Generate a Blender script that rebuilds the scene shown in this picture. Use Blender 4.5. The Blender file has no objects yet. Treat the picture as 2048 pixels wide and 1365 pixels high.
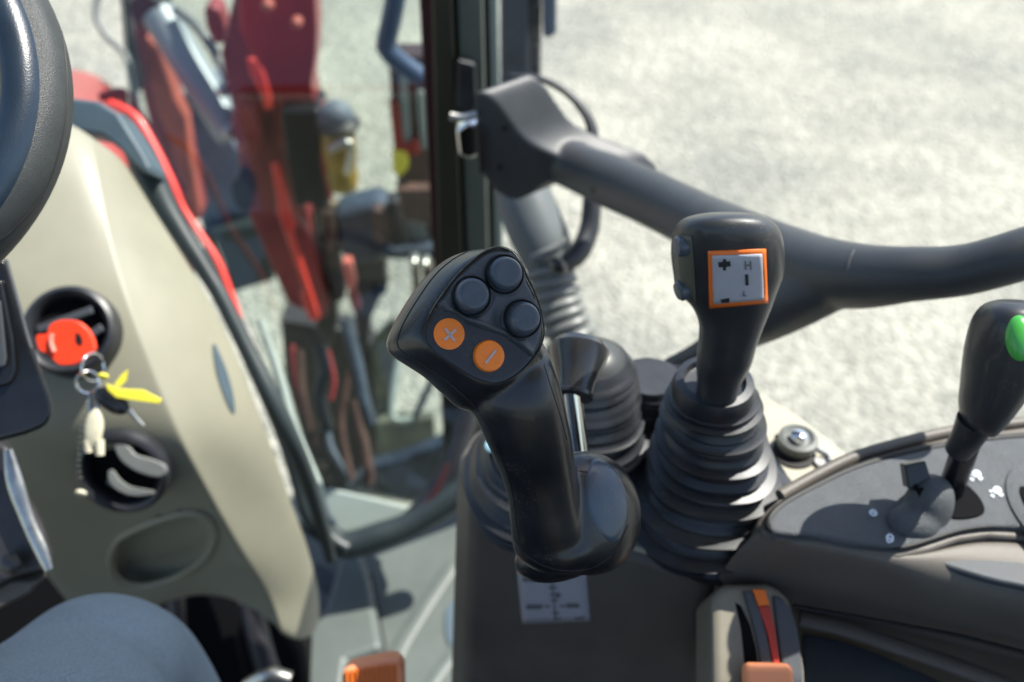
import bpy, bmesh, math, random
from mathutils import Vector, Matrix
from mathutils.bvhtree import BVHTree
random.seed(7)
SC = bpy.context.scene
COL = SC.collection
R = math.radians

# ------------------------------------------------------------------ camera
PITCH = 40.0
CAMZ = 2.5
F = 35.0 / 36.0 * 2048.0
cd = bpy.data.cameras.new('camera'); cam = bpy.data.objects.new('camera', cd); COL.objects.link(cam)
cam.location = (0, 0, CAMZ); cam.rotation_euler = (R(90 - PITCH), 0, 0)
cd.lens = 35; cd.sensor_width = 36; cd.clip_start = 0.02; cd.clip_end = 500
cd.dof.use_dof = True; cd.dof.focus_distance = 0.435; cd.dof.aperture_fstop = 7.0
cd.dof.aperture_blades = 0
SC.camera = cam

# ------------------------------------------------------------------ light
SUN = Vector((0.50, 0.25, 0.83)).normalized()
w = bpy.data.worlds.new("World"); SC.world = w; w.use_nodes = True
nt = w.node_tree; nt.nodes.clear()
sky = nt.nodes.new('ShaderNodeTexSky'); sky.sky_type = 'NISHITA'; sky.sun_disc = False
sky.sun_elevation = math.asin(SUN.z); sky.sun_rotation = math.atan2(SUN.x, SUN.y)
bg = nt.nodes.new('ShaderNodeBackground'); bg.inputs[1].default_value = 0.115
ow = nt.nodes.new('ShaderNodeOutputWorld')
nt.links.new(sky.outputs[0], bg.inputs[0]); nt.links.new(bg.outputs[0], ow.inputs[0])
ld = bpy.data.lights.new('sun', 'SUN'); ld.energy = 4.6; ld.angle = R(0.5); ld.color = (1.0, 0.97, 0.89)
lo = bpy.data.objects.new('sun', ld); COL.objects.link(lo)
lo.rotation_euler = SUN.to_track_quat('Z', 'Y').to_euler()
SC.view_settings.view_transform = 'Standard'; SC.view_settings.look = 'None'
SC.view_settings.exposure = 1.05; SC.view_settings.gamma = 1.0
SC.cycles.max_bounces = 8; SC.cycles.transparent_max_bounces = 12
SC.cycles.use_denoising = True

# ------------------------------------------------------------------ geometry helpers
cp, sp = math.cos(R(PITCH)), math.sin(R(PITCH))
X = Vector((1, 0, 0)); FW = Vector((0, cp, -sp)); UPC = Vector((0, sp, cp)); Z = Vector((0, 0, 1)); CAMP = Vector((0, 0, CAMZ))
def ray(x, y): return X * ((x - 1024) / F) + UPC * (-(y - 682.5) / F) + FW
def P(x, y, d): return CAMP + ray(x, y) * d
def V(x, y, D): r = ray(x, y); return CAMP + r * (D / r.y)          # on the upright plane D metres ahead
def H(x, y, z): r = ray(x, y); return CAMP + r * (z / r.z)          # on the level plane z metres above the eye (negative)
def PL(x, y, p0, n): r = ray(x, y); return CAMP + r * ((p0 - CAMP).dot(n) / r.dot(n))
def px(n, d): return n * d / F

def lin(c):
    def f(v):
        v /= 255.0
        return v / 12.92 if v <= 0.04045 else ((v + 0.055) / 1.055) ** 2.4
    return (f(c[0]), f(c[1]), f(c[2]), 1.0)

def mat(name, col, rough=0.5, metal=0.0, bump=0.0, bscale=800.0, var=0.0, vscale=30.0, coat=0.0, spec=0.5, kind='noise', col2=None, dust=0.0):
    m = bpy.data.materials.new(name); m.use_nodes = True
    n = m.node_tree.nodes; l = m.node_tree.links
    b = n['Principled BSDF']
    b.inputs['Base Color'].default_value = col; b.inputs['Roughness'].default_value = rough
    b.inputs['Metallic'].default_value = metal; b.inputs['Specular IOR Level'].default_value = spec
    b.inputs['Coat Weight'].default_value = coat
    tc = n.new('ShaderNodeTexCoord')
    if var > 0 or col2:
        nz = n.new('ShaderNodeTexNoise'); nz.inputs['Scale'].default_value = vscale; nz.inputs['Detail'].default_value = 6; nz.inputs['Roughness'].default_value = 0.65
        l.new(tc.outputs['Object'], nz.inputs['Vector'])
        rp = n.new('ShaderNodeValToRGB'); rp.color_ramp.elements[0].position = 0.35; rp.color_ramp.elements[1].position = 0.68
        c2 = col2 or tuple(min(1, c * (1 + var)) for c in col[:3]) + (1,)
        c1 = tuple(c * (1 - var) for c in col[:3]) + (1,) if not col2 else col
        rp.color_ramp.elements[0].color = c1; rp.color_ramp.elements[1].color = c2
        l.new(nz.outputs['Fac'], rp.inputs['Fac']); l.new(rp.outputs['Color'], b.inputs['Base Color'])
        mr = n.new('ShaderNodeMapRange'); mr.inputs['To Min'].default_value = max(0.02, rough - 0.07); mr.inputs['To Max'].default_value = min(1, rough + 0.08)
        l.new(nz.outputs['Fac'], mr.inputs['Value']); l.new(mr.outputs[0], b.inputs['Roughness'])
    if dust > 0:
        src = b.inputs['Base Color'].links[0].from_socket if b.inputs['Base Color'].is_linked else None
        dz = n.new('ShaderNodeTexNoise'); dz.inputs['Scale'].default_value = 700; dz.inputs['Detail'].default_value = 3
        dz2 = n.new('ShaderNodeTexNoise'); dz2.inputs['Scale'].default_value = 45; dz2.inputs['Detail'].default_value = 4
        l.new(tc.outputs['Object'], dz.inputs['Vector']); l.new(tc.outputs['Object'], dz2.inputs['Vector'])
        mu = n.new('ShaderNodeMath'); mu.operation = 'MULTIPLY'; l.new(dz.outputs['Fac'], mu.inputs[0]); l.new(dz2.outputs['Fac'], mu.inputs[1])
        r2 = n.new('ShaderNodeMapRange'); r2.inputs['From Min'].default_value = 0.33; r2.inputs['From Max'].default_value = 0.46; r2.inputs['To Max'].default_value = dust
        l.new(mu.outputs[0], r2.inputs['Value'])
        mx = n.new('ShaderNodeMix'); mx.data_type = 'RGBA'
        l.new(r2.outputs[0], mx.inputs['Factor'])
        if src: l.new(src, mx.inputs['A'])
        else: mx.inputs['A'].default_value = col
        mx.inputs['B'].default_value = (0.32, 0.29, 0.22, 1)
        l.new(mx.outputs['Result'], b.inputs['Base Color'])
    if bump > 0:
        if kind == 'voronoi':
            t = n.new('ShaderNodeTexVoronoi'); t.inputs['Scale'].default_value = bscale; out = t.outputs['Distance']
        elif kind == 'weave':
            mp = n.new('ShaderNodeMapping'); mp.inputs['Rotation'].default_value = (0.3, 0.5, 0.7); l.new(tc.outputs['Object'], mp.inputs['Vector'])
            t = n.new('ShaderNodeTexWave'); t.inputs['Scale'].default_value = bscale; t.inputs['Distortion'].default_value = 1.5; out = t.outputs['Fac']
            l.new(mp.outputs[0], t.inputs['Vector'])
        else:
            t = n.new('ShaderNodeTexNoise'); t.inputs['Scale'].default_value = bscale; t.inputs['Detail'].default_value = 4; out = t.outputs['Fac']
        if kind != 'weave': l.new(tc.outputs['Object'], t.inputs['Vector'])
        bp = n.new('ShaderNodeBump'); bp.inputs['Strength'].default_value = bump; bp.inputs['Distance'].default_value = 0.0006
        l.new(out, bp.inputs['Height']); l.new(bp.outputs[0], b.inputs['Normal'])
    return m

M = {}
M['grip'] = mat('grip_black', (0.009, 0.010, 0.012, 1), 0.33, bump=0.10, bscale=2600, var=0.25, vscale=60, dust=0.12, coat=0.18)
M['grip2'] = mat('grip_satin', (0.023, 0.025, 0.028, 1), 0.40, bump=0.18, bscale=2400, var=0.15, vscale=40, dust=0.12, coat=0.2)
M['face'] = mat('face_black', (0.032, 0.042, 0.054, 1), 0.44, bump=0.35, bscale=3800, var=0.2, vscale=90, dust=0.25, spec=0.6)
M['button'] = mat('button_dark', (0.050, 0.066, 0.088, 1), 0.36, bump=0.08, bscale=3000, var=0.15, vscale=120, dust=0.15)
M['orange'] = mat('button_orange', (0.80, 0.19, 0.010, 1), 0.42, bump=0.12, bscale=3000, var=0.06, vscale=200)
M['mark'] = mat('mark_grey', (0.42, 0.34, 0.34, 1), 0.5)
M['seam'] = mat('seam_dark', (0.004, 0.004, 0.004, 1), 0.6)
M['seamlite'] = mat('seam_dusty', (0.13, 0.115, 0.08, 1), 0.7, var=0.6, vscale=300)
M['rubber'] = mat('rubber', (0.017, 0.019, 0.023, 1), 0.40, bump=0.12, bscale=1500, var=0.3, vscale=40, dust=0.12)
M['bar'] = mat('bar_plastic', (0.038, 0.041, 0.044, 1), 0.45, bump=0.3, bscale=1600, var=0.15, vscale=25)
M['grey'] = mat('grey_plastic', (0.16, 0.17, 0.16, 1), 0.45, var=0.12, vscale=20)
M['beige'] = mat('dash_beige', (0.240, 0.232, 0.172, 1), 0.46, bump=0.15, bscale=1200, var=0.05, vscale=14)
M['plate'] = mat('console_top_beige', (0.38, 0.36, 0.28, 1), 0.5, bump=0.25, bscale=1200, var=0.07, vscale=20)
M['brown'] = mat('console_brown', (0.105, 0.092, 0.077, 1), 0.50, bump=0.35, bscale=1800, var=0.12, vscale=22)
M['lip'] = mat('console_lip', (0.19, 0.17, 0.13, 1), 0.5, bump=0.2, bscale=1500, var=0.08, vscale=40)
M['panel'] = mat('panel_grain', (0.072, 0.078, 0.084, 1), 0.55, bump=0.8, bscale=1500, kind='voronoi', var=0.12, vscale=60)
M['armrest'] = mat('armrest_grey', (0.052, 0.058, 0.066, 1), 0.55, bump=0.4, bscale=1700, var=0.1, vscale=30)
M['chrome'] = mat('chrome', (0.75, 0.75, 0.74, 1), 0.10, metal=1.0)
M['steel'] = mat('steel', (0.45, 0.44, 0.40, 1), 0.32, metal=1.0, var=0.2, vscale=90)
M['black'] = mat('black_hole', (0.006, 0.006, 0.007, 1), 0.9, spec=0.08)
M['blackgloss'] = mat('black_gloss', (0.010, 0.011, 0.013, 1), 0.22, var=0.2, vscale=40)
M['leather'] = mat('wheel_leather', (0.030, 0.034, 0.034, 1), 0.46, bump=0.35, bscale=2300, kind='voronoi', var=0.2, vscale=30)
M['wheeltop'] = mat('wheel_smooth', (0.012, 0.024, 0.042, 1), 0.33, bump=0.2, bscale=1200, var=0.2, vscale=30)
M['dashcap'] = mat('dash_cap_slate', (0.055, 0.085, 0.105, 1), 0.5, bump=0.2, bscale=900, var=0.1, vscale=15)
M['dashedge'] = mat('dash_edge_dark', (0.022, 0.032, 0.034, 1), 0.45, var=0.2, vscale=15)
M['red'] = mat('red_paint', (0.30, 0.014, 0.013, 1), 0.30, var=0.15, vscale=5, coat=0.3)
M['darkred'] = mat('dark_red_paint', (0.24, 0.028, 0.032, 1), 0.5, var=0.3, vscale=6)
M['brightred'] = mat('orange_red_paint', (0.75, 0.05, 0.035, 1), 0.35, coat=0.3)
M['rust'] = mat('rust_red', (0.34, 0.07, 0.04, 1), 0.6, var=0.3, vscale=8)
M['keyred'] = mat('key_red', (0.85, 0.055, 0.018, 1), 0.35, var=0.04, vscale=60)
M['yellow'] = mat('yellow_tag', (0.85, 0.75, 0.06, 1), 0.5)
M['amber'] = mat('amber', (0.28, 0.18, 0.02, 1), 0.35, var=0.3, vscale=20)
M['green'] = mat('green_button', (0.06, 0.36, 0.06, 1), 0.25, var=0.05, vscale=60)
M['cream'] = mat('cream_fob', (0.62, 0.58, 0.42, 1), 0.5, var=0.1, vscale=90)
M['label'] = mat('label_grey', (0.38, 0.38, 0.42, 1), 0.45, var=0.03, vscale=60)
M['ink'] = mat('ink', (0.02, 0.02, 0.02, 1), 0.6)
M['inkgrey'] = mat('ink_grey', (0.14, 0.14, 0.15, 1), 0.6)
M['white'] = mat('white_print', (0.75, 0.80, 0.85, 1), 0.6)
M['labelorange'] = mat('label_orange', (0.80, 0.16, 0.015, 1), 0.35)
M['stripeshade'] = mat('stripe_shaded', (0.40, 0.030, 0.02, 1), 0.4)  # shaded tone of the orange stripe put into the colour
M['floor'] = mat('floor_grey_green', (0.088, 0.104, 0.094, 1), 0.42, bump=0.3, bscale=60, var=0.12, vscale=7)
M['tube'] = mat('blue_steel', (0.07, 0.10, 0.17, 1), 0.30, metal=0.3, var=0.2, vscale=14)
M['slate'] = mat('slate_steel', (0.10, 0.125, 0.165, 1), 0.6, var=0.25, vscale=10)
M['mech'] = mat('dark_mech', (0.022, 0.020, 0.022, 1), 0.42, var=0.6, vscale=18)
M['brownmech'] = mat('brown_mech', (0.075, 0.04, 0.033, 1), 0.5, var=0.5, vscale=14)
M['pillarolive'] = mat('pillar_olive', (0.018, 0.018, 0.010, 1), 0.45, var=0.2, vscale=10)
M['pillarmaroon'] = mat('pillar_maroon', (0.045, 0.010, 0.012, 1), 0.45)
M['pillargrey'] = mat('pillar_grey', (0.085, 0.10, 0.085, 1), 0.45, var=0.15, vscale=10)
M['trim'] = mat('frame_trim', (0.28, 0.33, 0.30, 1), 0.4, var=0.06, vscale=10)
M['tyre'] = mat('tyre', (0.05, 0.052, 0.062, 1), 0.75, bump=0.8, bscale=70, var=0.3, vscale=14)
M['fabric'] = mat('trouser', (0.048, 0.074, 0.112, 1), 0.9, bump=1.0, bscale=420, kind='weave', var=0.38, vscale=700, spec=0.2)
M['liner'] = mat('shade_roof_liner', (0.50, 0.49, 0.45, 1), 0.8, var=0.05)
M['cloudy'] = mat('lens_clear', (0.55, 0.57, 0.5, 1), 0.15, var=0.2, vscale=20)

def glass_mat():
    m = bpy.data.materials.new('window_glass'); m.use_nodes = True
    n = m.node_tree.nodes; l = m.node_tree.links; n.clear()
    o = n.new('ShaderNodeOutputMaterial'); mx = n.new('ShaderNodeMixShader')
    t = n.new('ShaderNodeBsdfTransparent'); t.inputs[0].default_value = (0.86, 0.90, 0.87, 1)
    g = n.new('ShaderNodeBsdfGlossy'); g.inputs['Roughness'].default_value = 0.03
    fr = n.new('ShaderNodeFresnel'); fr.inputs[0].default_value = 1.5
    l.new(fr.outputs[0], mx.inputs[0]); l.new(t.outputs[0], mx.inputs[1]); l.new(g.outputs[0], mx.inputs[2]); l.new(mx.outputs[0], o.inputs[0])
    return m
M['glass'] = glass_mat()

def ground_mat():
    m = bpy.data.materials.new('gravel'); m.use_nodes = True
    n = m.node_tree.nodes; l = m.node_tree.links; b = n['Principled BSDF']; b.inputs['Roughness'].default_value = 0.85
    tc = n.new('ShaderNodeTexCoord')
    a = n.new('ShaderNodeTexNoise'); a.inputs['Scale'].default_value = 0.8; a.inputs['Detail'].default_value = 9; a.inputs['Roughness'].default_value = 0.70
    v = n.new('ShaderNodeTexVoronoi'); v.inputs['Scale'].default_value = 42
    v2 = n.new('ShaderNodeTexNoise'); v2.inputs['Scale'].default_value = 16; v2.inputs['Detail'].default_value = 5
    for t in (a, v, v2): l.new(tc.outputs['Object'], t.inputs['Vector'])
    r1 = n.new('ShaderNodeValToRGB'); e = r1.color_ramp.elements
    e[0].position = 0.36; e[0].color = (0.265, 0.265, 0.228, 1); e[1].position = 0.62; e[1].color = (0.46, 0.445, 0.365, 1)
    l.new(a.outputs['Fac'], r1.inputs['Fac'])
    r2 = n.new('ShaderNodeValToRGB'); e = r2.color_ramp.elements
    e[0].position = 0.3; e[0].color = (0.72, 0.72, 0.72, 1); e[1].position = 0.75; e[1].color = (1, 1, 1, 1)
    l.new(v.outputs['Color'], r2.inputs['Fac'])
    r3 = n.new('ShaderNodeValToRGB'); e = r3.color_ramp.elements
    e[0].position = 0.38; e[0].color = (0.82, 0.84, 0.83, 1); e[1].position = 0.58; e[1].color = (1, 1, 1, 1)
    l.new(v2.outputs['Fac'], r3.inputs['Fac'])
    m1 = n.new('ShaderNodeMix'); m1.data_type = 'RGBA'; m1.blend_type = 'MULTIPLY'; m1.inputs['Factor'].default_value = 1
    l.new(r1.outputs[0], m1.inputs['A']); l.new(r2.outputs[0], m1.inputs['B'])
    m2 = n.new('ShaderNodeMix'); m2.data_type = 'RGBA'; m2.blend_type = 'MULTIPLY'; m2.inputs['Factor'].default_value = 1
    l.new(m1.outputs['Result'], m2.inputs['A']); l.new(r3.outputs[0], m2.inputs['B'])
    l.new(m2.outputs['Result'], b.inputs['Base Color'])
    bp = n.new('ShaderNodeBump'); bp.inputs['Strength'].default_value = 1.0; bp.inputs['Distance'].default_value = 0.02
    l.new(v.outputs['Distance'], bp.inputs['Height']); l.new(bp.outputs[0], b.inputs['Normal'])
    return m
M['ground'] = ground_mat()

# ------------------------------------------------------------------ object helpers
def thing(name, loc, label, cat, group=None):
    o = bpy.data.objects.new(name, None); COL.objects.link(o); o.location = loc; o.empty_display_size = 0.02
    o['label'] = label; o['category'] = cat
    if group: o['group'] = group
    return o

def wloc(o):
    v = Vector((0, 0, 0))
    while o: v += Vector(o.location); o = o.parent
    return v

def mk(name, verts, faces, m, parent=None, smooth=True, sub=0, bevel=0.0, bseg=3, solid=0.0, label=None, cat=None, kind=None, group=None, remesh=0.0, sm=0, autosmooth=None):
    verts = [Vector(v) for v in verts]
    me = bpy.data.meshes.new(name)
    if parent is not None: off = wloc(parent)
    else:
        c = sum(verts, Vector()) / len(verts); off = Vector((c.x, c.y, min(v.z for v in verts)))
    me.from_pydata([v - off for v in verts], [], faces)
    bm = bmesh.new(); bm.from_mesh(me); bmesh.ops.recalc_face_normals(bm, faces=bm.faces); bm.to_mesh(me); bm.free()
    o = bpy.data.objects.new(name, me); COL.objects.link(o)
    if parent is not None: o.parent = parent
    else: o.location = off
    me.materials.append(M[m] if isinstance(m, str) else m)
    if smooth: me.polygons.foreach_set('use_smooth', [True] * len(me.polygons))
    if smooth and not remesh and not sub: me.set_sharp_from_angle(angle=R(38))
    if solid:
        s = o.modifiers.new('solid', 'SOLIDIFY'); s.thickness = solid; s.offset = -1
    if bevel:
        b = o.modifiers.new('bevel', 'BEVEL'); b.width = bevel; b.segments = bseg; b.limit_method = 'ANGLE'; b.angle_limit = R(32); b.harden_normals = True
    if sub:
        s = o.modifiers.new('sub', 'SUBSURF'); s.levels = sub; s.render_levels = sub
    if remesh:
        r = o.modifiers.new('remesh', 'REMESH'); r.mode = 'VOXEL'; r.voxel_size = remesh; r.use_smooth_shade = True
        if sm:
            s = o.modifiers.new('smooth', 'SMOOTH'); s.factor = 0.5; s.iterations = sm
    if o.modifiers: bake(o)
    if label: o['label'] = label
    if cat: o['category'] = cat
    if kind: o['kind'] = kind
    if group: o['group'] = group
    return o

def bake(o):
    dg = bpy.context.evaluated_depsgraph_get(); dg.update()
    me = bpy.data.meshes.new_from_object(o.evaluated_get(dg)); old = o.data
    o.modifiers.clear(); o.data = me; me.name = old.name; bpy.data.meshes.remove(old)

def prism(poly, vec, flip=False):
    n = len(poly); v = [Vector(p) for p in poly] + [Vector(p) + vec for p in poly]
    f = [tuple(range(n)), tuple(range(2 * n - 1, n - 1, -1))]
    for i in range(n): j = (i + 1) % n; f.append((i, i + n, j + n, j))
    return v, f

def merge(*parts):
    V_, F_ = [], []
    for v, f in parts:
        k = len(V_); V_ += list(v); F_ += [tuple(i + k for i in q) for q in f]
    return V_, F_

def cat(pts, n=8, closed=False):
    pts = [tuple(p) for p in pts]; out = []; m = len(pts)
    rng = m if closed else m - 1
    for i in range(rng):
        if closed: p0, p1, p2, p3 = pts[(i - 1) % m], pts[i], pts[(i + 1) % m], pts[(i + 2) % m]
        else:
            p1, p2 = pts[i], pts[i + 1]
            p0 = pts[i - 1] if i > 0 else tuple(2 * a - b for a, b in zip(p1, p2))
            p3 = pts[i + 2] if i + 2 < m else tuple(2 * a - b for a, b in zip(p2, p1))
        for k in range(n):
            t = k / n
            out.append(tuple(0.5 * (2 * b + (c - a) * t + (2 * a - 5 * b + 4 * c - d) * t * t + (-a + 3 * b - 3 * c + d) * t ** 3) for a, b, c, d in zip(p0, p1, p2, p3)))
    if not closed: out.append(pts[-1])
    return out

def loft(rings, cap=True, closed_ends=None):
    n = len(rings[0]); v = [p for r in rings for p in r]; f = []
    for i in range(len(rings) - 1):
        for j in range(n):
            k = (j + 1) % n; f.append((i * n + j, i * n + k, (i + 1) * n + k, (i + 1) * n + j))
    if cap:
        f.append(tuple(range(n - 1, -1, -1))); f.append(tuple((len(rings) - 1) * n + j for j in range(n)))
    return v, f

def tube(pts, rad, seg=14, smooth=6, cap=True, flat=1.0, ref=None, taper=False):
    """pts: world points; rad: one radius or a list; flat: second radius ratio"""
    if not isinstance(rad, (list, tuple)): rad = [rad] * len(pts)
    q = [tuple(p) + (r,) for p, r in zip(pts, rad)]
    if smooth > 1: q = cat(q, smooth)
    P3 = [Vector(a[:3]) for a in q]; rr = [a[3] for a in q]
    rings = []; up = Vector(ref) if ref else None
    for i, p in enumerate(P3):
        t = (P3[min(i + 1, len(P3) - 1)] - P3[max(i - 1, 0)]).normalized()
        if up is None:
            up = Vector((0, 0, 1)) if abs(t.z) < 0.9 else Vector((0, 1, 0))
        a = (up - t * up.dot(t)).normalized(); b = t.cross(a)
        if ref is None: up = a
        rings.append([p + a * (math.cos(2 * math.pi * k / seg) * rr[i] * flat) + b * (math.sin(2 * math.pi * k / seg) * rr[i]) for k in range(seg)])
    return loft(rings, cap)

def frame(ax):
    ax = Vector(ax).normalized(); t = Vector((0, 0, 1)) if abs(ax.z) < 0.9 else Vector((1, 0, 0))
    a = t.cross(ax).normalized(); return a, ax.cross(a), ax

def lathe(o, ax, prof, seg=40, sx=1.0, sy=1.0, cap=True):
    a, b, c = frame(ax)
    rings = [[o + a * (math.cos(2 * math.pi * k / seg) * r * sx) + b * (math.sin(2 * math.pi * k / seg) * r * sy) + c * z for k in range(seg)] for r, z in prof]
    return loft(rings, cap)

def box(c, a, b, e):
    """centre and three half-extent vectors"""
    v = [c + a * i + b * j + e * k for i in (-1, 1) for j in (-1, 1) for k in (-1, 1)]
    return v, [(0, 1, 3, 2), (4, 6, 7, 5), (0, 4, 5, 1), (2, 3, 7, 6), (0, 2, 6, 4), (1, 5, 7, 3)]

def grid(rows):
    n = len(rows[0]); v = [p for r in rows for p in r]
    f = [(i * n + j, i * n + j + 1, (i + 1) * n + j + 1, (i + 1) * n + j) for i in range(len(rows) - 1) for j in range(n - 1)]
    return v, f

def bvh(o):
    off = wloc(o); me = o.data
    return BVHTree.FromPolygons([v.co + off for v in me.vertices], [tuple(p.vertices) for p in me.polygons])

def cast(t, x, y, lift=0.0):
    h = t.ray_cast(CAMP, ray(x, y).normalized())
    if h[0] is None: return None, None
    n = h[1]
    if n.dot(ray(x, y)) > 0: n = -n
    return h[0] + n * lift, n

def decal(t, quad, lift, nx=10, ny=10, th=0.0003):
    """patch of a surface inside four picture corners (tl, tr, br, bl), laid on it with real thickness"""
    rows = []; fall = None
    for i in range(ny + 1):
        r = []
        for j in range(nx + 1):
            u, v_ = j / nx, i / ny
            x = (1 - v_) * ((1 - u) * quad[0][0] + u * quad[1][0]) + v_ * ((1 - u) * quad[3][0] + u * quad[2][0])
            y = (1 - v_) * ((1 - u) * quad[0][1] + u * quad[1][1]) + v_ * ((1 - u) * quad[3][1] + u * quad[2][1])
            p, n = cast(t, x, y, lift)
            if p is None: p = fall
            fall = p; r.append(p)
        rows.append(r)
    return grid(rows)

def surfline(t, pts, r, lift=0.0, n=6, seg=6):
    q = []
    for a in cat(pts, n):
        p, _ = cast(t, a[0], a[1], lift)
        if p is not None and (not q or (p - q[-1]).length < 0.02): q.append(p)
    return tube(q, r, seg, 1)

def inset(poly, s):
    c = sum(poly, Vector()) / len(poly)
    return [c + (p - c) * s for p in poly]

# ================================================================== GROUND
g = mk('gravel_ground', [(-60, -30, 0), (60, -30, 0), (60, 120, 0), (-60, 120, 0)], [(0, 1, 2, 3)], 'ground', smooth=False, kind='structure')
g['label'] = 'pale sunlit gravel yard seen beyond the cab'

# ================================================================== CAB ROOF (unseen; edge shaped to shade the joystick, not the knee)
RZ = CAMZ + 0.50
def roofpoly(z): return [Vector((-0.80, -0.30, z)), Vector((0.95, -0.30, z)), Vector((0.95, 0.63, z)), Vector((0.47, 0.63, z)), Vector((0.40, 0.50, z)), Vector((-0.80, 0.48, z))]
t = thing('shade_roof', (0, 0, RZ), 'unseen pale cab roof panel, edge shaped to keep sun off the front joystick', 'roof')
mk('shade_roof_liner', *prism(roofpoly(RZ), Z * 0.03), 'liner', t, bevel=0.008)
mk('shade_roof_skin', *prism([p + Z * 0.032 for p in roofpoly(RZ)], Z * 0.05), 'red', t, bevel=0.02)

# unseen seat, rear wall, sill and wheel arch, added to block bounce light
def W(x, y, z): return Vector((x, y, CAMZ + z))
t = thing('unseen_seat', W(-0.2, -0.1, -1.2), 'unseen black driver seat added behind the camera to cut bounce light', 'seat')
mk('unseen_seat_cushion', *box(W(-0.22, -0.12, -0.78), X * 0.26, Vector((0, 0.25, 0.02)), Z * 0.06), 'armrest', t, bevel=0.03)
mk('backrest', *box(W(-0.22, -0.42, -0.50), X * 0.23, Vector((0, 0.06, 0)), Z * 0.24), 'armrest', t, bevel=0.04)
mk('seat_base', *box(W(-0.22, -0.15, -1.04), X * 0.18, Vector((0, 0.18, 0)), Z * 0.2), 'black', t, bevel=0.01)
t = thing('unseen_shell', W(0, -0.8, -1.5), 'unseen lower cab shell added behind the driver to cut bounce light', 'cab')
mk('rear_wall', *box(W(0, -0.85, -0.95), X * 0.85, Vector((0, 0.02, 0)), Z * 0.40), 'lip', t, bevel=0.01)
mk('left_sill', *box(W(-0.87, 0.1, -1.25), X * 0.02, Vector((0, 0.95, 0)), Z * 0.20), 'lip', t, bevel=0.01)
mk('wheel_arch', *box(W(0.74, -0.35, -0.80), X * 0.14, Vector((0, 0.50, 0)), Z * 0.42), 'lip', t, bevel=0.03)
mk('under_body', *box(W(0.0, -0.1, -1.55), X * 0.9, Vector((0, 0.8, 0)), Z * 0.2), 'black', t, bevel=0.01)

# ================================================================== MAIN JOYSTICK
fc = P(975, 640, 0.43)
fn = (-FW * 0.95 + X * 0.27 + UPC * 0.06).normalized()
fu = (X - fn * X.dot(fn)).normalized(); fv = fn.cross(fu)
def FP(x, y, h=0.0): return PL(x, y, fc, fn) + fn * h
JOY = thing('loader_joystick', P(1140, 1150, 0.52), 'black loader joystick with three dark and two orange thumb buttons, front centre', 'joystick')
face_px = [(1006, 496), (1030, 508), (1045, 533), (1056, 558), (1071, 588), (1084, 630), (1089, 668), (1078, 702), (1053, 734), (1026, 756), (998, 768), (971, 765), (941, 753), (906, 731), (872, 708), (852, 685), (848, 660), (862, 625), (888, 585), (921, 544), (958, 511), (984, 497)]
sil_px = [(985, 486), (1018, 493), (1042, 511), (1060, 548), (1076, 598), (1092, 655), (1100, 708), (1097, 760), (1058, 796), (1000, 814), (950, 822), (905, 786), (868, 752), (828, 726), (800, 707), (789, 690), (791, 668), (805, 638), (828, 598), (862, 550), (900, 514), (942, 492)]
def polar(pix, c, n, h):
    """resample a closed outline by angle about c; returns picture points"""
    q = cat(pix, 12, closed=True); out = []
    ang = [math.atan2(p[1] - c[1], p[0] - c[0]) for p in q]
    for k in range(n):
        a = -math.pi + 2 * math.pi * k / n
        best = None
        for i in range(len(q)):
            j = (i + 1) % len(q); a0, a1 = ang[i], ang[j]
            d0 = (a0 - a + math.pi) % (2 * math.pi) - math.pi; d1 = (a1 - a + math.pi) % (2 * math.pi) - math.pi
            if d0 * d1 <= 0 and abs(d0) < 1.0 and abs(d1) < 1.0:
                s = 0 if d0 == d1 else d0 / (d0 - d1)
                best = (q[i][0] + (q[j][0] - q[i][0]) * s, q[i][1] + (q[j][1] - q[i][1]) * s); break
        out.append(best or q[0])
    return out
NC = 160; cc = (965, 645)
fo = polar(face_px, cc, NC, 0); so = polar(sil_px, cc, NC, 0)
def mixp(a, b, t): return [(p[0] * (1 - t) + q[0] * t, p[1] * (1 - t) + q[1] * t) for p, q in zip(a, b)]
def grow(a, s): return [(cc[0] + (p[0] - cc[0]) * s, cc[1] + (p[1] - cc[1]) * s) for p in a]
rings = []
for t_, h in ((0.0, 0.0), (0.08, -0.0006), (0.30, -0.0035), (0.58, -0.0085), (0.85, -0.0145), (0.98, -0.0195), (1.0, -0.0225)):
    o_ = mixp(fo, so, t_)
    if t_ < 0.03: o_ = grow(fo, 1.015)
    rings.append([FP(p[0], p[1], h) for p in o_])
for s, h in ((0.985, -0.0265), (0.93, -0.0305), (0.80, -0.034), (0.55, -0.036)):
    rings.append([FP(p[0], p[1], h) for p in grow(so, s)])
head = loft(rings)
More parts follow.
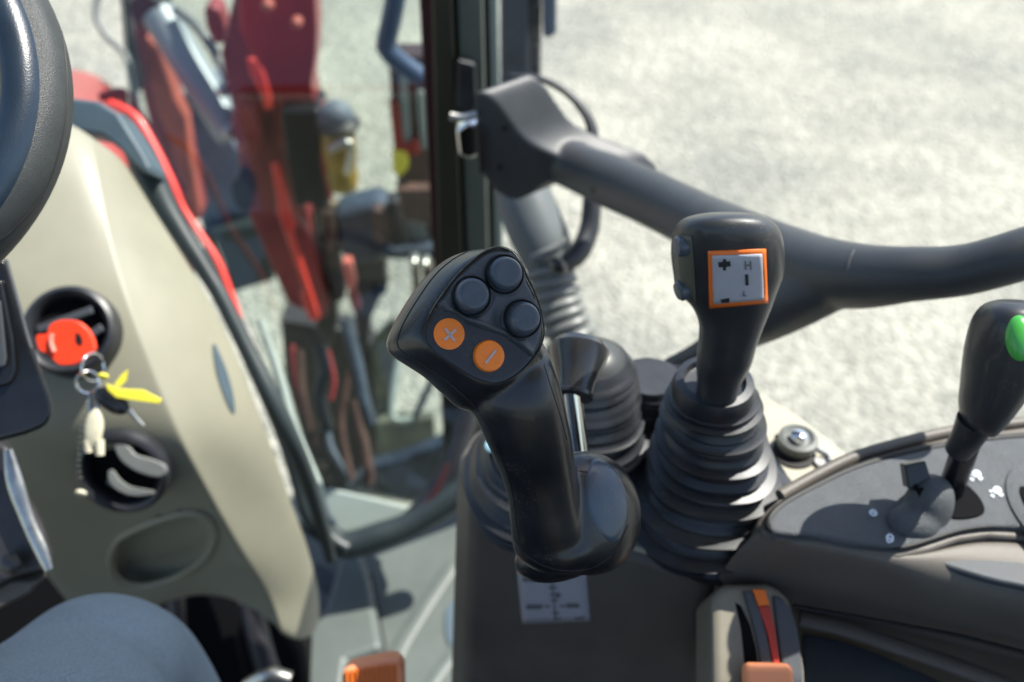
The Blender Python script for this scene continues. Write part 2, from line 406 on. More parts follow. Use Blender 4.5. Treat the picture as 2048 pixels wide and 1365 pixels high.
# neck: sections across the spine (picture centre, half-width px, depth, half-thickness m)
neck = [((1008, 680), (76, 0), 0.4575, 0.0110), ((1018, 725), (86, -4), 0.4475, 0.0130), ((1030, 785), (92, -10), 0.4500, 0.0165), ((1048, 845), (86, -12), 0.4560, 0.0165), ((1064, 893), (80, -12), 0.4640, 0.0165),
        ((1077, 943), (74, -8), 0.475, 0.0165), ((1088, 995), (72, -3), 0.484, 0.0180), ((1098, 1045), (78, 2), 0.492, 0.0200), ((1112, 1090), (86, 10), 0.500, 0.0205), ((1130, 1118), (75, 16), 0.505, 0.016)]
q = cat([(c[0], c[1], hx, hy, d, th) for (c, (hx, hy), d, th) in neck], 6)
rings = []
for (x, y, hx, hy, d, th) in q:
    c = P(x, y, d); a = P(x + hx, y + hy, d) - c; b = (FW * 0.92 + Z * 0.25).normalized() * th
    r = []
    for k in range(40):
        an = 2 * math.pi * k / 40; ca, sa = math.cos(an), math.sin(an); e = 2 / 2.4
        r.append(c + a * (math.copysign(abs(ca) ** e, ca)) + b * (math.copysign(abs(sa) ** e, sa)))
    rings.append(r)
neckm = loft(rings)
def ellipsoid(c, a, b, e, n=32, mrow=18, pw=1.0):
    rings = []
    for i in range(mrow + 1):
        ph = -math.pi / 2 + math.pi * (i + 0.02) / (mrow + 0.04); cz, sz = math.cos(ph), math.sin(ph)
        cz = abs(cz) ** pw; sz = math.copysign(abs(sz) ** pw, sz)
        rings.append([c + a * math.cos(2 * math.pi * k / n) * cz + b * math.sin(2 * math.pi * k / n) * cz + e * sz for k in range(n)])
    return loft(rings)
d0 = 0.500
pn_ = (X * 0.50 + Z * 0.62 - Vector((0, 1, 0)) * 0.60).normalized(); pa_ = (Z - pn_ * Z.dot(pn_)).normalized(); pb_ = pn_.cross(pa_)
palm = ellipsoid(P(1174, 1026, d0), pa_ * 0.0315, pb_ * 0.0290, pn_ * 0.0190, pw=0.82)
flare = ellipsoid(P(1120, 1085, d0), (P(1216, 1085, d0) - P(1120, 1085, d0)), (P(1120, 1146, d0) - P(1120, 1085, d0)), FW * 0.024, pw=0.9)
chin = ellipsoid(P(1012, 780, 0.4525), P(1098, 772, 0.4525) - P(1012, 780, 0.4525), P(1022, 850, 0.4565) - P(1012, 780, 0.4525), (FW * 0.92 + Z * 0.25).normalized() * 0.0185)
gb = mk('grip_body', *merge(head, neckm, palm, flare, chin), 'grip', JOY, remesh=0.00105, sm=16)
T = bvh(gb)
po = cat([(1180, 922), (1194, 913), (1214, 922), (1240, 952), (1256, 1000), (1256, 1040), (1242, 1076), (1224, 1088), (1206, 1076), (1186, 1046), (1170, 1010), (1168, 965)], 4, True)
pcx, pcy = 1218, 1005; prs = []  # blue-grey patch on the palm, sky sheen put into its colour
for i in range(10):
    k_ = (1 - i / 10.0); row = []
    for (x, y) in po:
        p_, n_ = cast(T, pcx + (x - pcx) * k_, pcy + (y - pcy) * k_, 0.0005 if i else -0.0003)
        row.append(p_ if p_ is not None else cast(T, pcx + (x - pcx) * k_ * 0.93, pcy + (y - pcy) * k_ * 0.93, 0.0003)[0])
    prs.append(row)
mk('palm_sky_patch', *loft(prs), mat('palm_sky_blue', (0.028, 0.046, 0.070, 1), 0.34, bump=0.12, bscale=2600, var=0.12, vscale=50, dust=0.1, coat=0.3), JOY, label='satin blue-grey palm rest patch with sky sheen put into its colour')
# lower skirt under the palm rest
sk = ellipsoid(P(1136, 1095, 0.512), P(1243, 1070, 0.512) - P(1136, 1095, 0.512), P(1128, 1159, 0.512) - P(1136, 1095, 0.512), FW * 0.022, pw=0.95)
sk2 = ellipsoid(P(1178, 1030, 0.512), P(1266, 1012, 0.512) - P(1178, 1030, 0.512), P(1192, 1150, 0.512) - P(1178, 1030, 0.512), FW * 0.018, pw=0.95)
mk('base_skirt', *merge(sk, sk2), 'grip', JOY, remesh=0.0012, sm=5)
mk('seam', *surfline(T, [(1028, 1075), (1050, 1108), (1090, 1133), (1140, 1142), (1190, 1134), (1232, 1100), (1256, 1050)], 0.00035), 'seam', JOY)
mk('seam', *surfline(T, [(950, 497), (905, 520), (868, 553), (832, 604), (808, 645), (797, 672), (795, 690), (806, 705), (840, 727), (890, 760), (925, 790), (950, 815), (972, 850), (996, 905), (1015, 950), (1028, 1000), (1033, 1050), (1040, 1080)], 0.00032), 'seam', JOY)
mk('seam', *surfline(T, [(1088, 730), (1104, 780), (1120, 830), (1134, 880)], 0.00025), 'seam', JOY)
mk('seam', *surfline(T, [(1158, 942), (1180, 945), (1200, 938), (1213, 926)], 0.00028), 'seam', JOY)
# thumb face plate: dense height field inside the outline
def step(a, b, x): t = max(0, min(1, (x - a) / (b - a))); return t * t * (3 - 2 * t)
ridge = [(876, 612), (910, 632), (940, 648), (975, 660), (1010, 672), (1040, 694), (1062, 714)]
def ridge_side(x, y):
    best = 1e9; s = 0
    for (x0, y0), (x1, y1) in zip(ridge, ridge[1:]):
        dx, dy = x1 - x0, y1 - y0; t = max(0, min(1, ((x - x0) * dx + (y - y0) * dy) / (dx * dx + dy * dy)))
        ex, ey = x - x0 - t * dx, y - y0 - t * dy; d = math.hypot(ex, ey)
        if d < best: best = d; s = math.copysign(1, dx * ey - dy * ex)
    return best * s          # + below the ridge
BTN = [(1008, 549, 35), (942, 592, 35), (1044, 638, 34), (896, 669, 33.5), (975, 713, 33.5)]
def fheight(x, y, rr):
    h = fheight0(x, y, rr)
    for bx, by, br_ in BTN:
        d_ = math.hypot(x - bx, y - by)
        if d_ < br_ * 1.4:
            k_ = 1 - step(br_ * 1.17, br_ * 1.36, d_)
            h = h * (1 - k_) + (fheight0(bx, by, 0.6) - 0.0004) * k_
    return h
def fheight0(x, y, rr):
    h = 0.0012 + 0.0010 * (1 - rr ** 2)
    s = ridge_side(x, y)
    h -= 0.0036 * step(-2, 6, s) * (1 - step(40, 130, s))
    h += 0.0015 * math.exp(-((s + 6) / 6) ** 2)
    h -= 0.0024 * math.exp(-(((x - 997) / 17) ** 2 + ((y - 640) / 26) ** 2))
    h -= 0.0022 * step(0.93, 1.0, rr)
    return h
plate_out = grow(fo, 0.972); rings = []
for i in range(64):
    rr = (1 - i / 64.0) ** 0.9
    pts = [(cc[0] + (p[0] - cc[0]) * rr, cc[1] + (p[1] - cc[1]) * rr) for p in plate_out]
    rings.append([FP(p[0], p[1], fheight(p[0], p[1], rr)) for p in pts])
rings.insert(0, [FP(p[0], p[1], -0.002) for p in plate_out])
tp = mk('thumb_plate', *loft(rings), 'face', JOY)
TF = bvh(tp)
mk('seam', *tube([FP(p[0], p[1], 0.0001) for p in cat(grow(fo, 0.992)[::5], 3, True)], 0.00035, 6, 1), 'seam', JOY)
mk('dust_line', *tube([FP(p[0], p[1], 0.00015) for p in cat(grow(fo, 1.012)[4:78:4], 3)], 0.00022, 6, 1), 'seamlite', JOY, label='thin line of pale dust in the seam around the thumb plate')
def button(name, x, y, rpx, hgt, m, top, label=None, mark=None, dust=False):
    p0, _ = cast(TF, x, y); r = px(rpx, 0.43)
    ax = fn
    # recess ring
    mk('button_bezel', *lathe(p0, ax, [(r * 1.16, -0.003), (r * 1.16, 0.0008), (r * 1.12, 0.0014), (r * 1.06, 0.0010), (r * 1.03, -0.0028)], 48), 'seam', JOY)
    b = mk(name, *lathe(p0, ax, [(r * 0.97, -0.003), (r * 0.97, hgt * 0.45), (r * 0.95, hgt * 0.62), (r * (0.95 + top) / 2, hgt * 0.86), (r * top * 1.03, hgt * 0.97), (r * top * 0.97, hgt), (r * top * 0.7, hgt * 0.985), (r * top * 0.35, hgt * 0.975), (0.0001, hgt * 0.97)], 56), m, JOY, label=label)
    c = p0 + ax * (hgt + 0.00012)
    if mark:
        for dxy in mark:
            a = (fu * dxy[0] - fv * dxy[1]) ; L = a.length; a = a.normalized(); bb = ax.cross(a)
            off = fu * 0.0003 - fv * 0.0004
            mk('mark', *box(c + off, a * (r * L), bb * (r * 0.075), ax * 0.00012), 'mark', b, smooth=False)
    return b
button('button', 1008, 549, 35, 0.0060, 'button', 0.76)
button('button', 942, 592, 35, 0.0060, 'button', 0.78)
button('button', 1044, 638, 34, 0.0060, 'button', 0.76)
button('button', 896, 669, 33.5, 0.0026, 'orange', 0.90, 'orange button with a plus sign', [(0.30, 0.36), (-0.35, 0.32)])
button('button', 975, 713, 33.5, 0.0042, 'orange', 0.86, 'orange button with a minus sign', [(0.32, -0.38)])
# stalk from the grip base into its boot
mk('stalk', *tube([P(1150, 1060, 0.515), P(1150, 1040, 0.60), P(1140, 1000, 0.66)], [0.012, 0.010, 0.012], 16), 'blackgloss', JOY)

# ================================================================== SECOND JOYSTICK
J2 = thing('hydraulic_joystick', P(1440, 760, 0.57), 'black joystick with an orange-framed grey label, rising from the large ribbed boot', 'joystick')
secs = [(1462, 428, 20, 0.006), (1460, 432, 50, 0.012), (1456, 443, 82, 0.018), (1455, 462, 102, 0.0225), (1456, 488, 110, 0.025), (1457, 520, 112, 0.026), (1458, 556, 109, 0.024), (1455, 590, 99, 0.022), (1464, 622, 78, 0.019),
        (1464, 655, 64, 0.018), (1456, 695, 57, 0.018), (1448, 735, 53, 0.018), (1438, 775, 42, 0.014), (1432, 810, 40, 0.013)]
q = cat(secs, 5); rings = []
for (x, y, hw, th) in q:
    d = 0.495 + (y - 432) / 378 * 0.075
    c = P(x, y, d) + Vector((0, 1, 0)) * th * 0.15; r = []
    for k in range(44):
        an = 2 * math.pi * k / 44; ca, sa = math.cos(an), math.sin(an); e = 2 / 2.15
        r.append(c + X * px(hw, d) * math.copysign(abs(ca) ** e, ca) + (FW * 0.9 + Z * 0.2).normalized() * th * math.copysign(abs(sa) ** e, sa))
    rings.append(r)
jh = mk('grip_body', *loft(rings), 'grip2', J2, sub=1); T2 = bvh(jh)
mk('button_facet', *decal(T2, [(1351, 470), (1384, 472), (1393, 610), (1360, 592)], 0.0006, 6, 12), mat('facet_olive', (0.085, 0.085, 0.065, 1), 0.5), J2, solid=0.001)
for (bx, by) in ((1364, 492), (1366, 580)):
    p, n = cast(T2, bx, by)
    r = px(22, 0.5); n = (n * 0.7 - X * 0.5).normalized()
    mk('button', *lathe(p, n, [(r, -0.002), (r, 0.002), (r * .8, 0.0034), (r * .3, 0.0037), (0.0001, 0.0037)], 32), 'button', J2)
mk('label_border', *decal(T2, [(1416, 502), (1531, 498), (1535, 606), (1419, 616)], 0.0005, 14, 14), 'labelorange', J2, solid=0.0006)
mk('label_plate', *decal(T2, [(1424, 510), (1523, 507), (1526, 598), (1427, 607)], 0.0009, 14, 14), 'label', J2, solid=0.0005)
for iq, qd in enumerate(([(1437, 522), (1460, 520), (1461, 530), (1438, 532)], [(1446, 516), (1452, 516), (1452, 538), (1446, 538)], [(1488, 520), (1491, 520), (1492, 537), (1489, 537)], [(1498, 520), (1501, 520), (1502, 537), (1499, 537)], [(1489, 527), (1501, 526), (1501, 529), (1489, 530)],
           [(1489, 546), (1495, 546), (1496, 568), (1490, 568)], [(1485, 580), (1488, 580), (1488, 590), (1485, 590)], [(1484, 587), (1491, 587), (1491, 590), (1484, 590)], [(1441, 597), (1458, 593), (1459, 602), (1443, 603)])):
    mk('mark', *decal(T2, qd, 0.0013, 3, 3), 'inkgrey' if iq in (2, 3, 4, 6, 7) else 'ink', J2)

# ================================================================== RUBBER BOOTS
def boot(name, base, top, prof, npl, label, sq=2.6, amp=0.0045, group=None, m='rubber', ry=0.9, lean=None):
    """prof: half-widths (m) from base to top; pleats as flared folds"""
    th = thing(name, base, label, 'rubber boot', group); n = npl * 10; rings = []
    ps = cat([(p,) for p in prof], 10)
    for i in range(n + 1):
        t = i / n; ph = (t * npl) % 1.0
        rr = ps[min(len(ps) - 1, int(t * (len(ps) - 1)))][0]
        f = (ph / 0.2 if ph < 0.2 else (1 - (ph - 0.2) / 0.8) ** 1.3) if i not in (0, n) else 0
        rr += amp * (1 - 0.4 * t) * f * (0.6 + 0.4 * math.sin(i * 1.7)) + amp * 0.3 * math.sin(t * 9)
        c = base.lerp(top, t)
        ringpts = []
        for k in range(64):
            an = 2 * math.pi * k / 64; ca, sa = math.cos(an), math.sin(an); e = 2 / (sq * (1 - t) + 2 * t)
            wob = 1 + 0.012 * math.sin(3 * an + t * 7) + 0.008 * math.sin(5 * an - t * 11)
            p = c + X * rr * wob * math.copysign(abs(ca) ** e, ca) + Vector((0, 1, 0)) * rr * ry * wob * math.copysign(abs(sa) ** e, sa)
            # folds sag a little to the front and right
            p.z -= 0.006 * math.sin(an * 1 + 2.4) * math.sin(math.pi * t) + 0.0035 * f * (0.5 - 0.5 * math.cos(an - 5.2))
            ringpts.append(p)
        rings.append(ringpts)
    b = mk('bellows', *loft(rings), m, th)
    return th, b
ZT = -0.525     # pedestal top, relative to the eye
b2base = H(1425, 1045, ZT); b2top = P(1428, 772, 0.578)
BT2, _ = boot('lever_boot', b2base, b2top, [0.047, 0.0455, 0.0425, 0.038, 0.033, 0.0275, 0.0225, 0.0185], 8, 'large black ribbed rubber boot under the joystick with the orange-framed label', amp=0.0115)
mk('boot_collar', *lathe(b2top + Z * -0.002, Z, [(0.0235, -0.006), (0.0245, 0.0), (0.0225, 0.006), (0.018, 0.007), (0.017, 0.003), (0.008, 0.002)], 40), 'rubber', BT2)
mk('base_flange', *lathe(b2base, Z, [(0.052, 0.0), (0.052, 0.006), (0.048, 0.011), (0.03, 0.012)], 48, 1.0, 0.92), 'rubber', BT2)
bAbase = H(1118, 985, ZT); bAtop = P(1178, 715, 0.64)
BTA, _ = boot('lever_boot', bAbase, bAtop, [0.060, 0.062, 0.058, 0.052, 0.046, 0.040, 0.033, 0.024], 8, 'ribbed black boot with a smooth grey domed top behind the front joystick', amp=0.005)
mk('dome_top', *ellipsoid(bAtop - Z * 0.012, X * 0.028, Vector((0, 0.026, 0)), Z * 0.022), mat('dome_grey', (0.045, 0.048, 0.046, 1), 0.35), BTA)
bCbase = H(1335, 935, ZT) ; bCtop = P(1300, 752, 0.66)
BTC, _ = boot('lever_boot', bCbase, bCtop, [0.030, 0.030, 0.028, 0.025, 0.022, 0.020], 8, 'small black ribbed boot squeezed between the two larger boots, its upper folds sunlit', amp=0.004)
mk('boot_cap', *prism([P(1238, 765, 0.70), P(1262, 735, 0.70), P(1300, 726, 0.70), P(1372, 726, 0.70), P(1395, 745, 0.70), P(1360, 762, 0.70)], (FW * 0.6 - Z * 0.4) * 0.04), 'blackgloss', BTC, bevel=0.004)

# small chrome-rod lever
LV = thing('small_lever', H(1165, 985, ZT), 'short lever, tapered black knob on a chrome rod, right behind the front joystick', 'lever')
a0 = P(1168, 955, 0.575); a1 = P(1142, 770, 0.560)
mk('rod', *tube([a0 + (a0 - a1) * 0.6, a0, a1], 0.0052, 24, 1), 'chrome', LV)
ka = (P(1160, 690, 0.575) - P(1146, 795, 0.562)); L = ka.length
mk('knob', *lathe(P(1146, 795, 0.562), ka, [(0.0085, -0.0005), (0.0112, 0.0), (0.0116, 0.0018), (0.0108, 0.0026), (0.0112, L * 0.25), (0.0134, L * 0.5), (0.0165, L * 0.75), (0.0175, L * 0.9), (0.0150, L * 1.02), (0.008, L * 1.09), (0.0002, L * 1.1)], 40), mat('knob_satin', (0.02, 0.021, 0.023, 1), 0.3, coat=0.4, var=0.2), LV)

# ================================================================== PEDESTAL
PD = thing('lever_pedestal', H(1200, 1050, ZT - 0.6), 'brown plastic pedestal carrying the ribbed boots, square grey label on its front', 'pedestal')
top_px = [(916, 940), (922, 900), (945, 862), (1040, 800), (1200, 745), (1360, 735), (1500, 772), (1600, 830), (1715, 925), (1720, 960), (1590, 1040), (1500, 1095), (1420, 1152), (1340, 1133), (1250, 1106), (1130, 1075), (1010, 1040), (945, 1005)]
tops = [H(x, y, ZT) for x, y in top_px]
bots = []
for (x, y), p in zip(top_px, tops):
    dx = -0.035 if x < 1000 else 0.0
    bots.append(p + Vector((dx, -0.02 if y > 1000 else 0.0, -0.62)))
n = len(tops); v, f = loft([tops, bots])
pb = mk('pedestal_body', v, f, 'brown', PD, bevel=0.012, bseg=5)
TP = bvh(pb)
# sunlit plate on top
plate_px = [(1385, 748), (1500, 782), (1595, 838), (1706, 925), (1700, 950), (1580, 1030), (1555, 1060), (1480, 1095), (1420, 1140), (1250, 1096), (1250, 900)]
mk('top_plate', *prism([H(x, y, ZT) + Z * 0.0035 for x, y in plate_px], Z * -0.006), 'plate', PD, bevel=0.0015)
lq = [(1034, 1140), (1172, 1142), (1181, 1242), (1045, 1247)]
sl = mk('label_plate', *decal(TP, lq, 0.0005, 8, 8), 'label', PD, solid=0.0006)
def lin4(q, u, v_):
    return ((1 - v_) * ((1 - u) * q[0][0] + u * q[1][0]) + v_ * ((1 - u) * q[3][0] + u * q[2][0]), (1 - v_) * ((1 - u) * q[0][1] + u * q[1][1]) + v_ * ((1 - u) * q[3][1] + u * q[2][1]))
for (u0, v0, u1, v1) in [(0.08, 0.12, 0.17, 0.20), (0.19, 0.12, 0.27, 0.20), (0.49, 0.22, 0.51, 0.95), (0.44, 0.30, 0.56, 0.33), (0.53, 0.42, 0.60, 0.50), (0.44, 0.44, 0.50, 0.46), (0.46, 0.54, 0.56, 0.57), (0.09, 0.64, 0.32, 0.72), (0.36, 0.66, 0.44, 0.69), (0.58, 0.66, 0.66, 0.69), (0.68, 0.63, 0.86, 0.71), (0.45, 0.80, 0.57, 0.82), (0.47, 0.90, 0.58, 0.93), (0.78, 0.90, 0.92, 0.94)]:
    mk('mark', *decal(TP, [lin4(lq, u0, v0), lin4(lq, u1, v0), lin4(lq, u1, v1), lin4(lq, u0, v1)], 0.0013, 2, 2), 'inkgrey', PD)
mk('highlight_dot', *lathe(P(983, 893, 0.66), (Z * 0.5 - FW).normalized(), [(0.0045, -0.004), (0.0045, 0.002), (0.003, 0.003), (0.0001, 0.003)], 20), mat('highlight_blue', (0.35, 0.6, 0.7, 1), 0.2), PD)  # pale blue dot paints a highlight beside the boot
mk('screw', *lathe(H(1440, 1128, ZT) + Z * 0.003, Z, [(0.0035, 0), (0.0035, 0.002), (0.0001, 0.0025)], 16), 'steel', PD)
mk('plug_hole', *lathe(H(1556, 882, ZT) + Z * 0.0042, Z, [(0.003, 0), (0.0028, 0.0006), (0.0001, 0.0006)], 16), 'black', PD)
# keyed socket
KS = thing('key_socket', H(1592, 905, ZT), 'round grey key socket with a short bead chain on the sunlit plate', 'socket')
c = H(1590, 903, ZT) + Z * 0.004
mk('socket_shadow', *lathe(H(1586, 914, ZT) + Z * 0.004, Z, [(0.0155, 0), (0.0152, 0.0012), (0.0001, 0.0012)], 32), 'seam', KS)  # black disc offset to the lower left as the collar's cast shadow
mk('collar', *lathe(c, Z, [(0.0135, 0.0), (0.0145, 0.006), (0.014, 0.010), (0.011, 0.0115), (0.008, 0.0085), (0.0001, 0.008)], 40), 'grey', KS)
mk('lock_core', *lathe(c, Z, [(0.006, 0.008), (0.006, 0.013), (0.004, 0.0145), (0.0001, 0.015)], 24), 'chrome', KS)
for i in range(15):
    a = i / 14; x = 1614 + 38 * a + 5 * math.sin(a * 9); y = 880 + 60 * a + 3 * math.cos(a * 11)
    mk('chain_bead', *ellipsoid(H(x, y, ZT) + Z * (0.006 + 0.003 * math.sin(a * 3)), X * 0.0021, Vector((0, 0.0021, 0)), Z * 0.0021, 10, 6), 'chrome', KS)
mk('chain_tag', *lathe(H(1640, 935, ZT) + Z * 0.005, Z, [(0.005, 0), (0.005, 0.0015), (0.0001, 0.0015)], 16), 'steel', KS)

# ================================================================== RIGHT CONSOLE
ZC = -0.459
CN = thing('side_console', H(1800, 1100, ZC - 0.4), 'brown side console with a dark grained lever panel, right of the boots', 'console')
rowspec = [
    (ZC - 0.020, [(1560, 975), (1700, 905), (1850, 862), (2048, 828), (2300, 805)]),
    (ZC - 0.003, [(1545, 1000), (1700, 925), (1850, 880), (2048, 852), (2300, 835)]),
]
body_top = [(1519, 1062), (1524, 1035), (1555, 998), (1620, 965), (1700, 927), (1790, 898), (1900, 872), (2048, 852), (2300, 835)]
body_bot = [(1519, 1062), (1560, 1078), (1640, 1086), (1740, 1106), (1800, 1112), (1860, 1100), (1920, 1080), (1980, 1072), (2120, 1082), (2300, 1095)]
# shell behind: drops from the back edge
backrow0 = [H(x, y, ZC - 0.003) for x, y in body_top]
backrow1 = [p + Vector((-0.004 if i < 2 else 0.002, 0.012, -0.012)) for i, p in enumerate(backrow0)]
backrow2 = [p + Vector((0, 0.01, -0.30)) for p in backrow1]
mk('console_back', *grid([[p for p in backrow2], backrow1, backrow0]), 'brown', CN, sub=1, solid=0.004)
deck = body_top + body_bot[::-1][:-1]
mk('console_deck', *prism([H(x, y, ZC - 0.0035) for x, y in deck], Z * -0.008), 'brown', CN, bevel=0.003)
r0 = [(1517, 1056), (1560, 1080), (1640, 1089), (1740, 1109), (1800, 1115), (1860, 1103), (1920, 1083), (1980, 1074), (2120, 1084), (2300, 1097)]
r1 = [(1498, 1080), (1550, 1098), (1636, 1112), (1740, 1134), (1800, 1148), (1860, 1160), (1930, 1172), (2000, 1185), (2120, 1208), (2300, 1240)]
r2 = [(1425, 1152), (1510, 1163), (1620, 1182), (1740, 1208), (1800, 1222), (1860, 1236), (1930, 1252), (2000, 1268), (2120, 1300), (2300, 1345)]
r3 = [(1412, 1260), (1490, 1262), (1590, 1240), (1700, 1262), (1780, 1280), (1850, 1298), (1930, 1320), (2000, 1340), (2120, 1375), (2300, 1430)]
r4 = [(1400, 1400), (1490, 1400), (1600, 1340), (1700, 1370), (1780, 1400), (1850, 1420), (1930, 1440), (2000, 1460), (2120, 1500), (2300, 1560)]
def hr(r, z): return [H(x, y, ZC + z) for x, y in r]
mk('console_side', *grid([hr(r0, -0.004), hr(r1, -0.012), hr(r2, -0.055), hr(r3, -0.120), hr(r4, -0.22)]), 'brown', CN, sub=2, solid=0.004)
# groove and rib along the side
def rr_(pts, r, m, nm, z): return mk(nm, *tube([H(x, y, ZC + z) for x, y in pts], r, 10, 6, flat=0.6), m, CN)
rr_([(1585, 1212), (1700, 1232), (1800, 1250), (1930, 1275), (2100, 1320)], 0.0016, 'seam', 'side_groove', -0.0615)
rr_([(1600, 1238), (1680, 1255), (1780, 1288), (1880, 1322), (2000, 1366), (2150, 1430)], 0.006, 'brown', 'side_rib', -0.092)
lowp = [(1605, 1262), (1680, 1278), (1760, 1305), (1850, 1345), (1960, 1400), (1960, 1500), (1600, 1500)]
mk('lower_cover', *prism([H(x, y, ZC - 0.118) for x, y in lowp], Z * -0.01), 'armrest', CN, bevel=0.003)
mk('armrest_pad', *prism([H(x, y, ZC - 0.0080) for x, y in cat([(1850, 1112), (1905, 1094), (1975, 1080), (2060, 1078), (2300, 1096), (2300, 1215), (2048, 1172), (1940, 1146)], 3, True)], Z * -0.006), 'armrest', CN, bevel=0.0025)
# lever panel
panel_px = [(1537, 1048), (1545, 1027), (1575, 1003), (1640, 968), (1700, 940), (1780, 914), (1900, 889), (2048, 872), (2300, 858), (2300, 1075), (2120, 1062), (2040, 1054), (1975, 1053), (1920, 1060), (1870, 1075), (1830, 1088), (1795, 1095), (1750, 1092), (1700, 1085), (1640, 1073), (1580, 1068), (1547, 1062)]
pp = cat(panel_px, 4, True)
pn = mk('lever_panel', *prism([H(x, y, ZC + 0.001) for x, y in pp], Z * -0.012), 'panel', CN, bevel=0.0025)
mk('panel_gasket', *tube([H(x, y, ZC - 0.0015) for x, y in pp + pp[:1]], 0.0022, 8, 1), 'seam', CN)
mk('console_trim', *tube([H(x, y, ZC - 0.004) for x, y in [(2300, 826), (2048, 846), (1900, 864), (1790, 890), (1700, 918), (1620, 958), (1560, 992)]], 0.004, 10, 5), 'brown', CN)
mk('console_rear_seal', *tube([H(x, y, ZC - 0.010) for x, y in [(2300, 842), (2048, 862), (1900, 880), (1790, 905), (1715, 930)]], 0.003, 10, 5) , 'seam', CN)
# round arm-rest bowl at the right of the panel
mk('panel_bowl', *lathe(H(2095, 1022, ZC) + Z * 0.0005, Z, [(0.036, 0.0), (0.035, 0.0018), (0.031, 0.0026), (0.024, 0.0024), (0.0001, 0.0015)], 48, 1.0, 0.62), 'panel', CN)
mk('panel_slot', *lathe(H(2056, 1010, ZC) + Z * 0.0032, Z, [(0.012, 0), (0.0115, 0.0006), (0.0001, 0.0006)], 32, 1.0, 0.34), 'black', CN)
# raised hump with the small rocker
hump = ellipsoid(H(1852, 1020, ZC), X * 0.015, Vector((0.002, 0.016, 0)), Z * 0.025, pw=0.88)
hump2 = ellipsoid(H(1825, 1048, ZC) , X * 0.016, Vector((0.0, 0.012, 0)), Z * 0.012)
mk('rocker_mount', *merge(hump, hump2), 'panel', CN, remesh=0.0016, sm=10)
mk('rocker_slot', *prism([P(x, y, 0.578) for x, y in cat([(1838, 978), (1862, 980), (1868, 1000), (1855, 1008), (1842, 1002)], 4, True)], FW * 0.014), 'black', CN)
RK = mk('rocker_tab', *prism([P(1810, 930, 0.580), P(1852, 922, 0.580), P(1866, 968, 0.582), P(1854, 992, 0.583), P(1816, 976, 0.582)], FW * 0.009), 'blackgloss', CN, bevel=0.0012)
mk('lever_slot', *prism([H(x, y, ZC + 0.0024) for x, y in cat([(1908, 955), (1948, 982), (1968, 1012), (1964, 1028), (1930, 1036), (1900, 1030), (1893, 985)], 4, True)], Z * -0.008), 'black', CN)
# printed symbols (tortoise/hare style pictograms drawn as small strokes)
def sym(x, y, s, parts):
    for (u0, v0, u1, v1, w_) in parts:
        a = H(x + u0 * s, y + v0 * s, ZC + 0.0016); b = H(x + u1 * s, y + v1 * s, ZC + 0.0016)
        d = (b - a); n_ = Vector((-d.y, d.x, 0)).normalized() * px(w_ * 1.25, 0.6)
        mk('symbol', *prism([a - n_, b - n_, b + n_, a + n_], Z * -0.0004), 'white', CN, smooth=False)
leaf = [(-.5, -.3, -.1, -.7, 1.6), (-.1, -.7, .4, -.5, 1.6), (.4, -.5, .6, 0, 1.6), (.6, 0, .2, .3, 1.6), (-.5, -.3, -.3, .1, 1.6), (-.3, .1, .2, .3, 1.6), (-.1, -.3, .3, -.1, 1.4), (-1.1, -.2, -.8, .1, 1.6), (-.9, .7, -.4, .4, 1.8), (-.6, .9, -.5, .4, 1.6), (.6, .7, .9, .4, 1.8), (.3, .5, .8, .8, 1.8)]
sym(1953, 950, 13, leaf); sym(1994, 983, 13, leaf); sym(2045, 978, 13, leaf); sym(1746, 1028, 12, leaf[:7]); sym(1780, 1077, 10, [(-.6, -.4, 0, -.9, 1.6), (0, -.9, .6, -.4, 1.6), (.6, -.4, .5, .5, 1.6), (.5, .5, -.4, .8, 1.6), (-.4, .8, -.6, -.4, 1.6), (-.2, -.2, .2, .2, 1.6)])

# gear lever with green button
GL = thing('range_lever', H(1920, 1000, ZC), 'black lever with a bright green thumb button, standing in the side console', 'lever')
s0 = P(1892, 1005, 0.612); s1 = P(1950, 845, 0.555)
mk('shaft', *tube([s0, s0.lerp(s1, 0.5), s1], [0.0078, 0.0074, 0.0072], 24, 3), 'blackgloss', GL)
mk('shaft_sleeve', *tube([P(1918, 900, 0.572), P(1936, 872, 0.562), P(1952, 842, 0.555)], [0.0080, 0.0090, 0.0105], 24, 3), 'rubber', GL)
ks = [(1967, 868, 16, 0.009), (1966, 850, 34, 0.013), (1975, 815, 50, 0.017), (1992, 770, 62, 0.020), (2008, 720, 72, 0.022), (2021, 675, 76, 0.023), (2028, 640, 72, 0.021), (2030, 615, 56, 0.016), (2030, 602, 30, 0.008)]
rings = []
for (x, y, hw, th) in cat(ks, 5):
    d = 0.555 - (868 - y) / 266 * 0.035; c = P(x, y, d); r = []
    for k in range(40):
        an = 2 * math.pi * k / 40; ca, sa = math.cos(an), math.sin(an); e = 2 / 2.3
        r.append(c + X * px(hw, d) * math.copysign(abs(ca) ** e, ca) + (FW * 0.95 + Z * 0.2).normalized() * th * math.copysign(abs(sa) ** e, sa))
    rings.append(r)
kb = mk('knob', *loft(rings), 'grip2', GL, sub=1); TK = bvh(kb)
p, n = cast(TK, 2036, 676)
n = (n * 0.6 + X * 0.35 - FW * 0.3).normalized()
mk('button', *ellipsoid(p + n * 0.001, (P(2062, 676, .53) - P(2038, 676, .53)), (P(2038, 720, .53) - P(2038, 676, .53)), n * 0.0055), 'green', GL)
mk('button', *ellipsoid(P(1937, 762, 0.553), X * 0.004, Z * 0.005, Vector((0, 0.004, 0)), 16, 8), 'grip', GL)

